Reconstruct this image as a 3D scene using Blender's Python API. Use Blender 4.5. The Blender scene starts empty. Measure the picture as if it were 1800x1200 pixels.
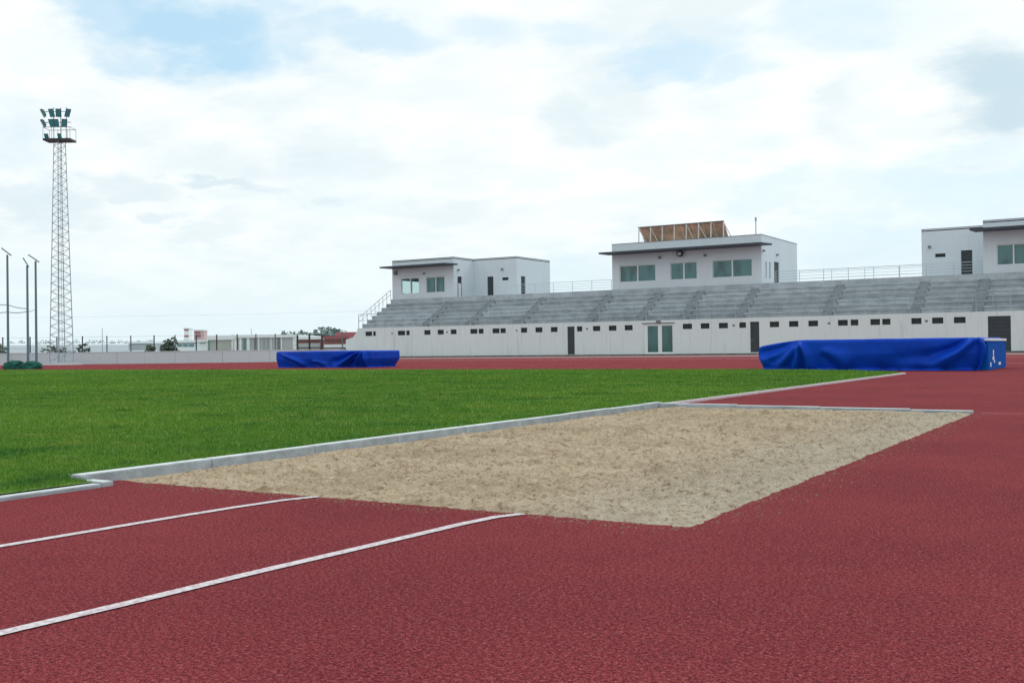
import bpy, math, random
import numpy as np
from mathutils import Matrix, Vector, noise
random.seed(7); rng = np.random.default_rng(7)
SC = bpy.context.scene
COL = SC.collection
R = math.radians

# ------------------------------------------------------------------ camera
EYE = 0.76
YAW, ROLL, PITCH = R(31.4), R(0.72), math.atan(13 / 1850)
fw = Vector((-math.sin(YAW) * math.cos(PITCH), math.cos(YAW) * math.cos(PITCH), math.sin(PITCH)))
rt = Vector((math.cos(YAW), math.sin(YAW), 0))
up = rt.cross(fw)
r2 = rt * math.cos(ROLL) - up * math.sin(ROLL)
u2 = rt * math.sin(ROLL) + up * math.cos(ROLL)
cd = bpy.data.cameras.new('camera'); cam = bpy.data.objects.new('camera', cd); COL.objects.link(cam)
cd.sensor_width = 36; cd.lens = 37.0; cd.clip_start = 0.05; cd.clip_end = 9000
M = Matrix.Identity(4)
for i in range(3):
    M[i][0] = r2[i]; M[i][1] = u2[i]; M[i][2] = -fw[i]
M[2][3] = EYE
cam.matrix_world = M
SC.camera = cam

# ------------------------------------------------------------------ world
SC.view_settings.view_transform = 'Standard'
SC.view_settings.look = 'None'
SC.view_settings.exposure = 0.12
SC.view_settings.gamma = 1.0
SC.view_settings.use_curve_mapping = False
SUN_EL, SUN_AZ = R(48), R(14)      # azimuth from +Y towards +X: behind the grandstand

W = bpy.data.worlds.new('World'); SC.world = W; W.use_nodes = True
nt = W.node_tree; nt.nodes.clear()


class NB:
    """small node helper"""
    def __init__(s, t): s.t = t
    def n(s, typ, **kw):
        nd = s.t.nodes.new(typ)
        for k, v in kw.items(): setattr(nd, k, v)
        return nd
    def l(s, a, b): s.t.links.new(a, b)
    def put(s, sock, v):
        if hasattr(v, 'links'): s.l(v, sock)
        elif v is not None: sock.default_value = v
    def m(s, op, a, b=None, c=None, clamp=False):
        nd = s.n('ShaderNodeMath', operation=op, use_clamp=clamp)
        s.put(nd.inputs[0], a)
        if b is not None: s.put(nd.inputs[1], b)
        if c is not None: s.put(nd.inputs[2], c)
        return nd.outputs[0]
    def ss(s, v, a, b, o0=0.0, o1=1.0):
        nd = s.n('ShaderNodeMapRange', interpolation_type='SMOOTHSTEP')
        s.put(nd.inputs[0], v); s.put(nd.inputs[1], a); s.put(nd.inputs[2], b); s.put(nd.inputs[3], o0); s.put(nd.inputs[4], o1)
        return nd.outputs[0]
    def mix(s, f, a, b, mode='MIX'):
        nd = s.n('ShaderNodeMix', data_type='RGBA', blend_type=mode)
        s.put(nd.inputs[0], f); s.put(nd.inputs[6], a); s.put(nd.inputs[7], b)
        return nd.outputs[2]
    def noise(s, vec, scale, detail=3, rough=0.5, dist=0.0, dim='3D'):
        nd = s.n('ShaderNodeTexNoise', noise_dimensions=dim)
        if vec is not None: s.l(vec, nd.inputs['Vector'])
        s.put(nd.inputs['Scale'], scale); s.put(nd.inputs['Detail'], detail)
        s.put(nd.inputs['Roughness'], rough); s.put(nd.inputs['Distortion'], dist)
        return nd.outputs['Fac'], nd.outputs['Color']
    def mapping(s, vec, scale=(1, 1, 1), loc=(0, 0, 0), rot=(0, 0, 0)):
        nd = s.n('ShaderNodeMapping')
        s.l(vec, nd.inputs[0]); nd.inputs['Location'].default_value = loc
        nd.inputs['Rotation'].default_value = rot; nd.inputs['Scale'].default_value = scale
        return nd.outputs[0]


b = NB(nt)
tc = b.n('ShaderNodeTexCoord')
D = tc.outputs['Generated']
sep = b.n('ShaderNodeSeparateXYZ'); b.l(D, sep.inputs[0])
zc = b.m('MAXIMUM', sep.outputs[2], 0.0)
sky = b.n('ShaderNodeTexSky', sky_type='NISHITA')
sky.sun_disc = False; sky.sun_elevation = SUN_EL; sky.sun_rotation = SUN_AZ
sky.altitude = 50; sky.air_density = 1.0; sky.dust_density = 1.5; sky.ozone_density = 1.2
# cloud layer coordinates: flattened towards the horizon like a real deck
kk = b.m('DIVIDE', 1.0, b.m('ADD', zc, 0.22))
cv = b.n('ShaderNodeCombineXYZ')
b.l(b.m('MULTIPLY', sep.outputs[0], kk), cv.inputs[0]); b.l(b.m('MULTIPLY', sep.outputs[1], kk), cv.inputs[1]); b.l(b.m('MULTIPLY', zc, 0.9), cv.inputs[2])
n1, c1 = b.noise(b.mapping(cv.outputs[0], loc=(3.1, 1.7, 0)), 2.2, 7, 0.55)
n2, c2 = b.noise(b.mapping(cv.outputs[0], loc=(9.1, 4.2, 2)), 5.5, 6, 0.6)
n3, _ = b.noise(b.mapping(cv.outputs[0], loc=(1.3, 8.2, 5)), 1.1, 4, 0.5)
# azimuth / elevation in degrees, roughened so that cloud edges billow
az = b.m('MULTIPLY', b.m('ARCTAN2', sep.outputs[0], sep.outputs[1]), 57.2958)
el = b.m('MULTIPLY', b.m('ARCSINE', sep.outputs[2]), 57.2958)
sc1 = b.n('ShaderNodeSeparateXYZ'); b.l(c1, sc1.inputs[0])
sc2 = b.n('ShaderNodeSeparateXYZ'); b.l(c2, sc2.inputs[0])
def wob(v, a, c, amp1, amp2):
    v = b.m('ADD', v, b.m('MULTIPLY', b.m('SUBTRACT', a, 0.5), amp1))
    return b.m('ADD', v, b.m('MULTIPLY', b.m('SUBTRACT', c, 0.5), amp2))
azw = wob(az, sc1.outputs[0], sc2.outputs[0], 10, 5)
elw = wob(el, sc1.outputs[1], sc2.outputs[1], 6, 4)


def patch(a0, e0, ra, re, w, hard=0.35):
    dx = b.m('MULTIPLY', b.m('SUBTRACT', azw, a0), 1 / ra)
    dy = b.m('MULTIPLY', b.m('SUBTRACT', elw, e0), 1 / re)
    d = b.m('SQRT', b.m('ADD', b.m('MULTIPLY', dx, dx), b.m('MULTIPLY', dy, dy)))
    return b.ss(d, 1.25, hard, 0.0, w)


def union(lst):
    o = lst[0]
    for p in lst[1:]: o = b.m('MAXIMUM', o, p)
    return o


blue = union([patch(*p) for p in (
    (-48.4, 16.9, 7.0, 2.5, 0.95, 0.40), (-52.8, 16.8, 2.8, 1.4, 0.75, 0.40), (-51.2, 14.9, 2.2, 1.2, 0.60, 0.40), (-41.6, 16.3, 2.8, 1.5, 0.60, 0.40),
    (-38.6, 16.1, 4.6, 1.2, 0.60, 0.35), (-32.4, 16.7, 2.8, 1.5, 0.40, 0.30), (-27.8, 16.9, 4.0, 1.1, 0.35, 0.30), (-21.4, 15.6, 3.4, 1.4, 0.65, 0.40),
    (-13.8, 16.7, 5.0, 1.5, 0.50, 0.30), (-7.9, 8.0, 7.1, 2.2, 0.60, 0.40), (-18.2, 7.9, 3.7, 1.4, 0.40, 0.30), (-10.6, 4.7, 8.7, 1.9, 0.55, 0.30),
    (-27.9, 4.1, 4.3, 1.9, 0.45, 0.30), (-56.2, 10.4, 2.2, 2.5, 0.25, 0.30), (-40.5, 8.4, 3.7, 1.2, 0.15, 0.30), (-19.3, 14.5, 1.9, 0.9, 0.50, 0.30),
    # the same broken sky carries on outside the frame
    (-75, 20, 9, 4, .8, .4), (-60, 38, 22, 7, .7, .4), (15, 24, 14, 5, .7, .4), (-5, 45, 22, 7, .7, .4), (60, 22, 20, 5, .7, .4),
    (110, 30, 22, 6, .7, .4), (165, 20, 18, 5, .7, .4), (-120, 24, 20, 5, .7, .4))])
blue = b.m('MULTIPLY', blue, b.ss(n2, 0.74, 0.50, 0.45, 1.0))
grey = union([patch(*p) for p in (
    (-6.8, 12.3, 3.6, 2.6, 1.00, 0.30), (-52.3, 8.0, 3.7, 0.9, 0.50, 0.40), (-46.4, 8.6, 4.0, 0.6, 0.60, 0.30), (-27.5, 12.5, 3.4, 1.2, 0.40, 0.30),
    (-45.5, 13.4, 1.9, 0.7, 0.30, 0.30), (-48.5, 6.5, 4.0, 0.9, 0.35, 0.30), (-56.5, 7.4, 2.8, 1.5, 0.50, 0.30), (-40.5, 9.6, 2.2, 0.9, 0.40, 0.30),
    (-36.0, 7.5, 3.7, 1.2, 0.30, 0.30), (-14.7, 11.9, 1.9, 2.5, 0.30, 0.30),
    (30, 14, 9, 3, .6, .3), (-90, 12, 9, 3, .6, .3), (120, 14, 10, 3, .6, .3), (-150, 14, 10, 3, .6, .3))])
grey = b.m('MAXIMUM', grey, b.ss(n3, 0.52, 0.70, 0.0, 0.25))
grey = b.m('MAXIMUM', grey, b.ss(n1, 0.50, 0.66, 0.0, 0.32))
S = 0.1
skyc = b.mix(1.0, sky.outputs[0], (2.3, 2.0, 1.55, 1), 'MULTIPLY')
bluec = b.mix(0.80, skyc, (4.1, 6.7, 8.7, 1))
white = (9.4, 9.7, 9.7, 1)
cloud = b.mix(b.ss(n2, 0.35, 0.65), white, (8.5, 9.2, 9.3, 1))
cloud = b.mix(b.m('MULTIPLY', grey, 0.95), cloud, (5.6, 7.1, 7.9, 1))
col = b.mix(blue, cloud, bluec)
hz = b.ss(el, 8.5, -1.0, 0.0, 0.8)
col = b.mix(hz, col, (7.0, 8.4, 8.8, 1))
bg = b.n('ShaderNodeBackground'); b.l(col, bg.inputs[0]); bg.inputs[1].default_value = S
wo = b.n('ShaderNodeOutputWorld'); b.l(bg.outputs[0], wo.inputs[0])
W.cycles.sampling_method = 'MANUAL'; W.cycles.sample_map_resolution = 1024

sd = bpy.data.lights.new('sun', 'SUN'); so = bpy.data.objects.new('sun', sd); COL.objects.link(so)
sd.energy = 0.9; sd.angle = R(14); sd.color = (1, 0.96, 0.9)
sv = Vector((math.sin(SUN_AZ) * math.cos(SUN_EL), math.cos(SUN_AZ) * math.cos(SUN_EL), math.sin(SUN_EL)))
so.rotation_euler = sv.to_track_quat('Z', 'Y').to_euler(); so.location = (0, 0, 60)


# ------------------------------------------------------------------ materials
def mat(name, color, rough=0.7, var=None, vscale=3.0, vfac=0.5, bump=0.0, bscale=30.0, metal=0.0, rand=0.0, spec=0.4, detail=4,
        stretch=(1, 1, 1)):
    m = bpy.data.materials.new(name); m.use_nodes = True
    q = NB(m.node_tree); bs = m.node_tree.nodes['Principled BSDF']
    bs.inputs['Roughness'].default_value = rough; bs.inputs['Metallic'].default_value = metal
    bs.inputs['Specular IOR Level'].default_value = spec
    t = q.n('ShaderNodeTexCoord'); v = q.mapping(t.outputs['Object'], stretch)
    c = (*color, 1)
    if var is not None:
        f, _ = q.noise(v, vscale, detail, 0.6)
        c = q.mix(q.m('MULTIPLY', q.ss(f, 0.35, 0.68), vfac), c, (*var, 1))
    if rand:
        oi = q.n('ShaderNodeObjectInfo')
        k = q.m('ADD', q.m('MULTIPLY', oi.outputs['Random'], 2 * rand), 1 - rand)
        cmb = q.n('ShaderNodeCombineColor')
        for i in range(3): q.l(k, cmb.inputs[i])
        c = q.mix(1.0, c, cmb.outputs[0], 'MULTIPLY')
    q.put(bs.inputs['Base Color'], c)
    if bump:
        f2, _ = q.noise(v, bscale, 4, 0.6)
        bp = q.n('ShaderNodeBump'); bp.inputs['Strength'].default_value = bump; bp.inputs['Distance'].default_value = 0.02
        q.l(f2, bp.inputs['Height']); q.l(bp.outputs[0], bs.inputs['Normal'])
    return m


def tartan():
    m = bpy.data.materials.new('tartan_rubber'); m.use_nodes = True
    q = NB(m.node_tree); bs = m.node_tree.nodes['Principled BSDF']
    t = q.n('ShaderNodeTexCoord'); v = t.outputs['Object']
    big, _ = q.noise(v, 0.55, 4, 0.6)
    mid, _ = q.noise(v, 6, 4, 0.65)
    fine, _ = q.noise(v, 80, 3, 0.8)
    vo = q.n('ShaderNodeTexVoronoi', feature='F1'); q.l(v, vo.inputs['Vector']); vo.inputs['Scale'].default_value = 150
    sv_ = q.n('ShaderNodeSeparateXYZ'); q.l(vo.outputs['Color'], sv_.inputs[0])
    c = q.mix(q.ss(big, 0.35, 0.65), (0.235, 0.035, 0.042, 1), (0.310, 0.049, 0.055, 1))
    c = q.mix(q.ss(mid, 0.42, 0.75, 0, .25), c, (0.125, 0.020, 0.032, 1))
    st_, _ = q.noise(q.mapping(v, (3.0, .35, 1), rot=(0, 0, .3)), 1.6, 6, .75)
    c = q.mix(q.ss(st_, 0.60, 0.74, 0, .30), c, (0.33, 0.10, 0.10, 1))      # scuffed, paler patches
    c = q.mix(q.ss(st_, 0.40, 0.28, 0, .35), c, (0.12, 0.018, 0.034, 1))
    g2, _ = q.noise(q.mapping(v, (1, 1, 1), (3, 9, 1)), 190, 2, 0.8)
    g3, _ = q.noise(q.mapping(v, (1, 1, 1), (8, 1, 1)), 34, 3, 0.75)
    c = q.mix(q.ss(g3, 0.52, 0.68, 0, .25), c, (0.10, 0.014, 0.022, 1))
    c = q.mix(q.ss(g3, 0.46, 0.32, 0, .2), c, (0.36, 0.072, 0.082, 1))
    c = q.mix(q.ss(g2, 0.50, 0.60, 0, .7), c, (0.085, 0.012, 0.020, 1))
    c = q.mix(q.ss(g2, 0.48, 0.38, 0, .6), c, (0.44, 0.11, 0.12, 1))
    c = q.mix(q.ss(fine, 0.50, 0.64, 0, .75), c, (0.065, 0.012, 0.021, 1))
    c = q.mix(q.ss(fine, 0.47, 0.33, 0, .7), c, (0.50, 0.145, 0.15, 1))
    c = q.mix(q.ss(sv_.outputs[0], 0.90, 0.98, 0, .35), c, (0.42, 0.17, 0.17, 1))
    c = q.mix(q.ss(sv_.outputs[1], 0.86, 0.95, 0, .5), c, (0.08, 0.018, 0.03, 1))
    # sand kicked out of the pit: thin dusting with a shape of its own
    sx = q.n('ShaderNodeSeparateXYZ'); q.l(v, sx.inputs[0])
    d1 = q.m('MAXIMUM', q.m('SUBTRACT', sx.outputs[0], -1.72), q.m('SUBTRACT', 4.18, sx.outputs[1]))
    dn, _ = q.noise(v, 22, 5, 0.8)
    dust = q.m('MULTIPLY', q.ss(d1, 0.30, -0.02), q.ss(dn, 0.56, 0.66))
    inb = q.m('MULTIPLY', q.ss(sx.outputs[1], 12.6, 12.3), q.ss(sx.outputs[0], -5.4, -5.2))
    c = q.mix(q.m('MULTIPLY', q.m('MULTIPLY', dust, inb), 0.65), c, (0.42, 0.33, 0.22, 1))
    q.put(bs.inputs['Base Color'], c)
    bs.inputs['Roughness'].default_value = 1.0; bs.inputs['Specular IOR Level'].default_value = 0.05
    h = q.m('ADD', fine, q.m('MULTIPLY', vo.outputs['Distance'], 0.8))
    bp = q.n('ShaderNodeBump'); bp.inputs['Strength'].default_value = 0.9; bp.inputs['Distance'].default_value = 0.009
    q.l(h, bp.inputs['Height']); q.l(bp.outputs[0], bs.inputs['Normal'])
    return m


def sandmat():
    m = bpy.data.materials.new('pit_sand'); m.use_nodes = True
    q = NB(m.node_tree); bs = m.node_tree.nodes['Principled BSDF']
    t = q.n('ShaderNodeTexCoord'); v = t.outputs['Object']
    big, _ = q.noise(v, 0.9, 4, 0.6); mid, _ = q.noise(q.mapping(v, (1, 1, 1), (4, 2, 0)), 9, 5, 0.7); fine, _ = q.noise(v, 120, 3, 0.8)
    c = q.mix(q.ss(big, 0.35, 0.65), (0.425, 0.338, 0.235, 1), (0.520, 0.418, 0.298, 1))
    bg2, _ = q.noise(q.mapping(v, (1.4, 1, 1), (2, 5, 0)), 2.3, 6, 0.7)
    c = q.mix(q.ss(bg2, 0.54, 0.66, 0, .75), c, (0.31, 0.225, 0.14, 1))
    sx = q.n('ShaderNodeSeparateXYZ'); q.l(v, sx.inputs[0])
    # washed-out greyer sand along the runway side of the pit
    gs = q.ss(q.m('ADD', sx.outputs[0], q.m('MULTIPLY', big, 1.2)), -2.4, -1.2)
    c = q.mix(q.m('MULTIPLY', gs, 0.55), c, (0.41, 0.39, 0.325, 1))
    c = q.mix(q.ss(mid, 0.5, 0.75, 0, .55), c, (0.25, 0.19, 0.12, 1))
    c = q.mix(q.ss(mid, 0.42, 0.25, 0, .45), c, (0.66, 0.56, 0.41, 1))
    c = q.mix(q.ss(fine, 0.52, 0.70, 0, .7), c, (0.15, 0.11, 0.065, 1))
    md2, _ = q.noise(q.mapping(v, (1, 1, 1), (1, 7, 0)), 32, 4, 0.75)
    c = q.mix(q.ss(md2, 0.52, 0.63, 0, .75), c, (0.19, 0.135, 0.08, 1))  # dark flecks stand in for the shade of small hollows and clumps
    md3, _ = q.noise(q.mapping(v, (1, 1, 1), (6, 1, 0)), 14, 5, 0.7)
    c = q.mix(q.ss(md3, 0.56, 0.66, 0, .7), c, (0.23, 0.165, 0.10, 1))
    c = q.mix(q.ss(md3, 0.44, 0.34, 0, .5), c, (0.62, 0.53, 0.39, 1))
    c = q.mix(q.ss(fine, 0.42, 0.3, 0, .4), c, (0.62, 0.55, 0.43, 1))
    q.put(bs.inputs['Base Color'], c); bs.inputs['Roughness'].default_value = 0.95; bs.inputs['Specular IOR Level'].default_value = 0.1
    bp = q.n('ShaderNodeBump'); bp.inputs['Strength'].default_value = 0.7; bp.inputs['Distance'].default_value = 0.012
    q.l(q.m('ADD', q.m('MULTIPLY', fine, .6), mid), bp.inputs['Height']); q.l(bp.outputs[0], bs.inputs['Normal'])
    return m


def grassmat(name, soil=False):
    m = bpy.data.materials.new(name); m.use_nodes = True
    q = NB(m.node_tree); bs = m.node_tree.nodes['Principled BSDF']
    t = q.n('ShaderNodeTexCoord'); v = t.outputs['Object']
    a, _ = q.noise(v, 0.22, 5, 0.65); b_, _ = q.noise(q.mapping(v, (1, 1, 1), (7, 3, 0)), 1.1, 5, 0.7); c_, _ = q.noise(v, 7, 3, 0.7)
    c = q.mix(q.ss(a, 0.35, 0.65), (0.100, 0.235, 0.026, 1), (0.150, 0.295, 0.032, 1))
    c = q.mix(q.ss(b_, 0.52, 0.68, 0, .6), c, (0.255, 0.305, 0.055, 1))
    c = q.mix(q.ss(b_, 0.47, 0.34, 0, .8), c, (0.042, 0.155, 0.022, 1))
    c = q.mix(q.ss(c_, 0.5, 0.75, 0, .5), c, (0.024, 0.10, 0.012, 1))
    if soil:
        f, _ = q.noise(v, 60, 3, 0.8)
        c = q.mix(q.ss(f, 0.4, 0.7, 0, .6), c, (0.012, 0.05, 0.007, 1))
    q.put(bs.inputs['Base Color'], c); bs.inputs['Roughness'].default_value = 0.6; bs.inputs['Specular IOR Level'].default_value = 0.15
    return m


def plastermat(name, color, grime=(0.40, 0.40, 0.36), amt=0.45):
    m = bpy.data.materials.new(name); m.use_nodes = True
    q = NB(m.node_tree); bs = m.node_tree.nodes['Principled BSDF']
    t = q.n('ShaderNodeTexCoord'); v = t.outputs['Object']
    a, _ = q.noise(v, 0.25, 4, 0.6)
    st, _ = q.noise(q.mapping(v, (1.6, 1.6, 0.12)), 2.2, 5, 0.7)
    fi, _ = q.noise(v, 6, 4, 0.6)
    c = q.mix(q.ss(a, 0.35, 0.65, 0, .5), (*color, 1), tuple([x * 0.93 for x in color]) + (1,))
    c = q.mix(q.ss(st, 0.52, 0.75, 0, amt), c, (*grime, 1))
    c = q.mix(q.ss(fi, 0.5, 0.8, 0, amt * .6), c, (*grime, 1))
    q.put(bs.inputs['Base Color'], c); bs.inputs['Roughness'].default_value = 0.85; bs.inputs['Specular IOR Level'].default_value = 0.2
    return m


MT = dict(
    track=tartan(), sand=sandmat(), grass=grassmat('grass_blades'), turf=grassmat('turf', True),
    line=mat('line_paint', (0.74, 0.71, 0.74), 0.8, (0.40, 0.26, 0.29), 55, .75, .4, 90, spec=.15),
    kerb=mat('kerb_concrete', (0.40, 0.45, 0.49), 0.9, (0.24, 0.27, 0.29), 6, .7, .4, 60, rand=.07),  # kerb sides greyer than the lid: their shade is put into the colour
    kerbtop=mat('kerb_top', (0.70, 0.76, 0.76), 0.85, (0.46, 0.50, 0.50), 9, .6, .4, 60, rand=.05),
    plaster=plastermat('stand_plaster', (0.72, 0.785, 0.79)), box=plastermat('press_box_plaster', (0.67, 0.745, 0.795), amt=.18),
    plinth=mat('plinth_concrete', (0.16, 0.15, 0.14), 0.9, (0.06, 0.07, 0.05), 1.5, .8),
    conc=mat('seating_concrete', (0.44, 0.49, 0.515), 0.9, (0.28, 0.32, 0.345), 0.9, .75, .3, 8, rand=.14),
    aisle=mat('aisle_concrete', (0.30, 0.34, 0.365), 0.9, (0.21, 0.24, 0.265), 2, .6),
    dark=mat('dark_metal', (0.035, 0.045, 0.055), 0.5), canopy=mat('canopy_metal', (0.055, 0.065, 0.085), 0.6),
    door=mat('grey_door', (0.045, 0.058, 0.068), 0.6, (0.03, 0.038, 0.045), 2, .5),
    frame=mat('white_frame', (0.75, 0.8, 0.8), 0.5), steel=mat('galvanised_steel', (0.34, 0.42, 0.46), 0.45, metal=.4, rand=.1),
    pale=mat('pale_steel', (0.52, 0.58, 0.62), 0.5, metal=.2), lamp=mat('lamp_grey', (0.16, 0.18, 0.2), 0.5),
    smallglass=mat('dark_glass', (0.035, 0.045, 0.045), 0.5, spec=.15),  # one even dark colour for the small panes
    tarp=mat('blue_tarpaulin', (0.003, 0.064, 0.54), 0.5, (0.002, 0.040, 0.38), 1.3, .6, .5, 6, spec=.12),
    mat=mat('mat_vinyl', (0.004, 0.085, 0.42), 0.9, (0.006, 0.11, 0.44), 2, .5, spec=.05), white=mat('white_vinyl', (0.78, 0.84, 0.9), 0.5),
    net=mat('green_net', (0.008, 0.115, 0.085), 0.9, (0.003, 0.04, 0.03), 6, .8, .8, 30),
    pole=mat('cage_pole', (0.13, 0.23, 0.28), 0.5, metal=.2),
    wallc=plastermat('boundary_concrete', (0.62, 0.71, 0.74), (0.40, 0.46, 0.50), .4),
    dirt=mat('pale_dirt', (0.36, 0.36, 0.34), 0.95, (0.24, 0.25, 0.22), 0.02, .8), hill=mat('pale_hillside', (0.42, 0.48, 0.51), 0.95, (0.28, 0.34, 0.37), 0.03, .8, detail=8, stretch=(1, 1, 6)),  # hillside colour paled to hold the haze of distance
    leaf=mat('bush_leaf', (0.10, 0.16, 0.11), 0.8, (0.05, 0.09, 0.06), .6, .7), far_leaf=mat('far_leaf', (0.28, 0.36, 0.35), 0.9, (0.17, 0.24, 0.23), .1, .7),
    bark=mat('bark', (0.10, 0.08, 0.06), 0.9), shedw=mat('white_cladding', (0.80, 0.86, 0.86), 0.6), shedg=mat('grey_cladding', (0.44, 0.49, 0.49), 0.7, (0.36, 0.4, 0.38), 1, .5),
    cream=mat('cream_cladding', (0.47, 0.49, 0.44), 0.8, (0.40, 0.43, 0.40), .8, .5), teal=mat('teal_panel', (0.12, 0.25, 0.25), 0.5),
    brick=mat('red_brick', (0.26, 0.12, 0.11), 0.85, (0.16, 0.09, 0.09), .5, .7), red=mat('red_paint', (0.36, 0.11, 0.12), 0.7),
    pinkw=mat('faded_red_white', (0.62, 0.48, 0.47), 0.7, (0.45, 0.22, 0.22), .5, .7),
    brown=mat('panel_underside', (0.74, 0.48, 0.34), 0.8, (0.26, 0.22, 0.15), .9, .7, rand=.2), beam=mat('white_beam', (0.72, 0.70, 0.68), 0.6),
)


def glassmat(name, tint, trans):
    m = bpy.data.materials.new(name); m.use_nodes = True
    q = NB(m.node_tree); bs = m.node_tree.nodes['Principled BSDF']
    bs.inputs['Base Color'].default_value = (*tint, 1); bs.inputs['Roughness'].default_value = 0.06; bs.inputs['Specular IOR Level'].default_value = 0.7
    if trans:
        tr = q.n('ShaderNodeBsdfTransparent'); tr.inputs[0].default_value = (0.93, 0.99, 0.98, 1)
        mx = q.n('ShaderNodeMixShader'); mx.inputs[0].default_value = 0.10
        out = m.node_tree.nodes['Material Output']
        q.l(tr.outputs[0], mx.inputs[1]); q.l(bs.outputs[0], mx.inputs[2]); q.l(mx.outputs[0], out.inputs[0])
    else:
        t = q.n('ShaderNodeTexCoord'); f, _ = q.noise(q.mapping(t.outputs['Object'], (1, 1, .3)), 1.1, 3)
        q.put(bs.inputs['Base Color'], q.mix(q.ss(f, .4, .65), (*tint, 1), tuple(x * .45 for x in tint) + (1,)))
    return m


MT['glass'] = glassmat('teal_window_glass', (0.065, 0.20, 0.20), False)
MT['doorglass'] = glassmat('green_door_glass', (0.035, 0.13, 0.12), False)
MT['clear'] = glassmat('clear_window_glass', (0.1, 0.3, 0.28), True)


# ------------------------------------------------------------------ mesh helpers
class MB:
    def __init__(s): s.v = []; s.f = []
    def quad(s, *p):
        i = len(s.v); s.v += [tuple(q) for q in p]; s.f.append(tuple(range(i, i + len(p)))); return s
    def box(s, x0, x1, y0, y1, z0, z1):
        i = len(s.v)
        s.v += [(x, y, z) for z in (z0, z1) for y in (y0, y1) for x in (x0, x1)]
        for f in ((0, 2, 3, 1), (4, 5, 7, 6), (0, 1, 5, 4), (2, 6, 7, 3), (0, 4, 6, 2), (1, 3, 7, 5)): s.f.append(tuple(i + k for k in f))
        return s
    def prism(s, pts, z0, z1):
        n = len(pts); i = len(s.v)
        s.v += [(p[0], p[1], z0) for p in pts] + [(p[0], p[1], z1) for p in pts]
        s.f.append(tuple(i + k for k in reversed(range(n)))); s.f.append(tuple(i + n + k for k in range(n)))
        for k in range(n): s.f.append((i + k, i + (k + 1) % n, i + n + (k + 1) % n, i + n + k))
        return s
    def bar(s, a, c, r, n=5, r1=None):
        a = Vector(a); c = Vector(c); d = (c - a).normalized()
        e = d.cross(Vector((0, 0, 1)) if abs(d.z) < .9 else Vector((1, 0, 0))).normalized(); g = d.cross(e)
        i = len(s.v); r1 = r if r1 is None else r1
        for P_, rr in ((a, r), (c, r1)):
            for k in range(n):
                t = 2 * math.pi * k / n; s.v.append(tuple(P_ + e * rr * math.cos(t) + g * rr * math.sin(t)))
        for k in range(n): s.f.append((i + k, i + (k + 1) % n, i + n + (k + 1) % n, i + n + k))
        s.f.append(tuple(i + k for k in reversed(range(n)))); s.f.append(tuple(i + n + k for k in range(n)))
        return s
    def mesh(s, name, m):
        me = bpy.data.meshes.new(name); me.from_pydata(s.v, [], s.f); me.update()
        me.materials.append(MT[m] if isinstance(m, str) else m); return me


def obj(name, mb, m, parent=None, **props):
    me = mb.mesh(name, m) if isinstance(mb, MB) else mb
    o = bpy.data.objects.new(name, me); COL.objects.link(o)
    if parent is not None: o.parent = parent
    for k, v in props.items(): o[k] = v
    return o


def thing(name, label, cat, group=None, loc=(0, 0, 0), kind=None):
    o = bpy.data.objects.new(name, None); COL.objects.link(o); o.location = loc; o.empty_display_size = .2
    if label: o['label'] = label
    if cat: o['category'] = cat
    if group: o['group'] = group
    if kind: o['kind'] = kind
    return o


def smooth(o):
    for p in o.data.polygons: p.use_smooth = True
    return o


def grid_mesh(name, V, nu, nv, m, wrap=False):
    """V: array (nu*nv,3), row-major u then v"""
    ii = np.arange(nu if wrap else nu - 1); jj = np.arange(nv - 1)
    I, J = np.meshgrid(ii, jj, indexing='ij'); I2 = (I + 1) % nu
    q = np.stack([I * nv + J, I2 * nv + J, I2 * nv + J + 1, I * nv + J + 1], -1).reshape(-1, 4)
    me = bpy.data.meshes.new(name); me.vertices.add(len(V)); me.vertices.foreach_set('co', np.asarray(V, np.float32).ravel())
    me.loops.add(q.size); me.loops.foreach_set('vertex_index', q.ravel().astype(np.int32))
    me.polygons.add(len(q)); me.polygons.foreach_set('loop_start', np.arange(0, q.size, 4, dtype=np.int32))
    me.polygons.foreach_set('use_smooth', np.ones(len(q), bool))
    me.update(calc_edges=True); me.validate(); me.materials.append(MT[m]); return me


def bearing(t, depth, z=0.0):
    """survey frame of the field: depth metres along the main sight line, t = sideways offset per metre of depth"""
    return (rt.x * t * depth - math.sin(YAW) * depth, rt.y * t * depth + math.cos(YAW) * depth, z)


# ------------------------------------------------------------------ ground
g = MB(); Rr = 6000
g.quad((-Rr, -Rr, -.02), (Rr, -Rr, -.02), (Rr, Rr, -.02), (-Rr, Rr, -.02))
obj('ground', g, 'dirt', kind='structure')

GX, GY = -5.44, 31.6          # grass edge lines
PX0, PX1, PY0, PY1 = -5.33, -1.70, 4.18, 12.25    # sand pit
t = MB()
# red running surface as one sheet with the pit left open
xs = [-120, PX0, PX1, 40]; ys = [-30, PY0, PY1, 87.2]
for i in range(3):
    for j in range(3):
        if i == 1 and j == 1: continue
        t.quad((xs[i], ys[j], 0), (xs[i + 1], ys[j], 0), (xs[i + 1], ys[j + 1], 0), (xs[i], ys[j + 1], 0))
obj('track_surface', t, 'track', kind='structure')
pf = MB(); pf.box(PX0 - .1, PX1 + .1, PY0 - .1, PY1 + .1, -.13, -.12)
obj('pit_floor', pf, 'dirt', kind='structure')

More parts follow.
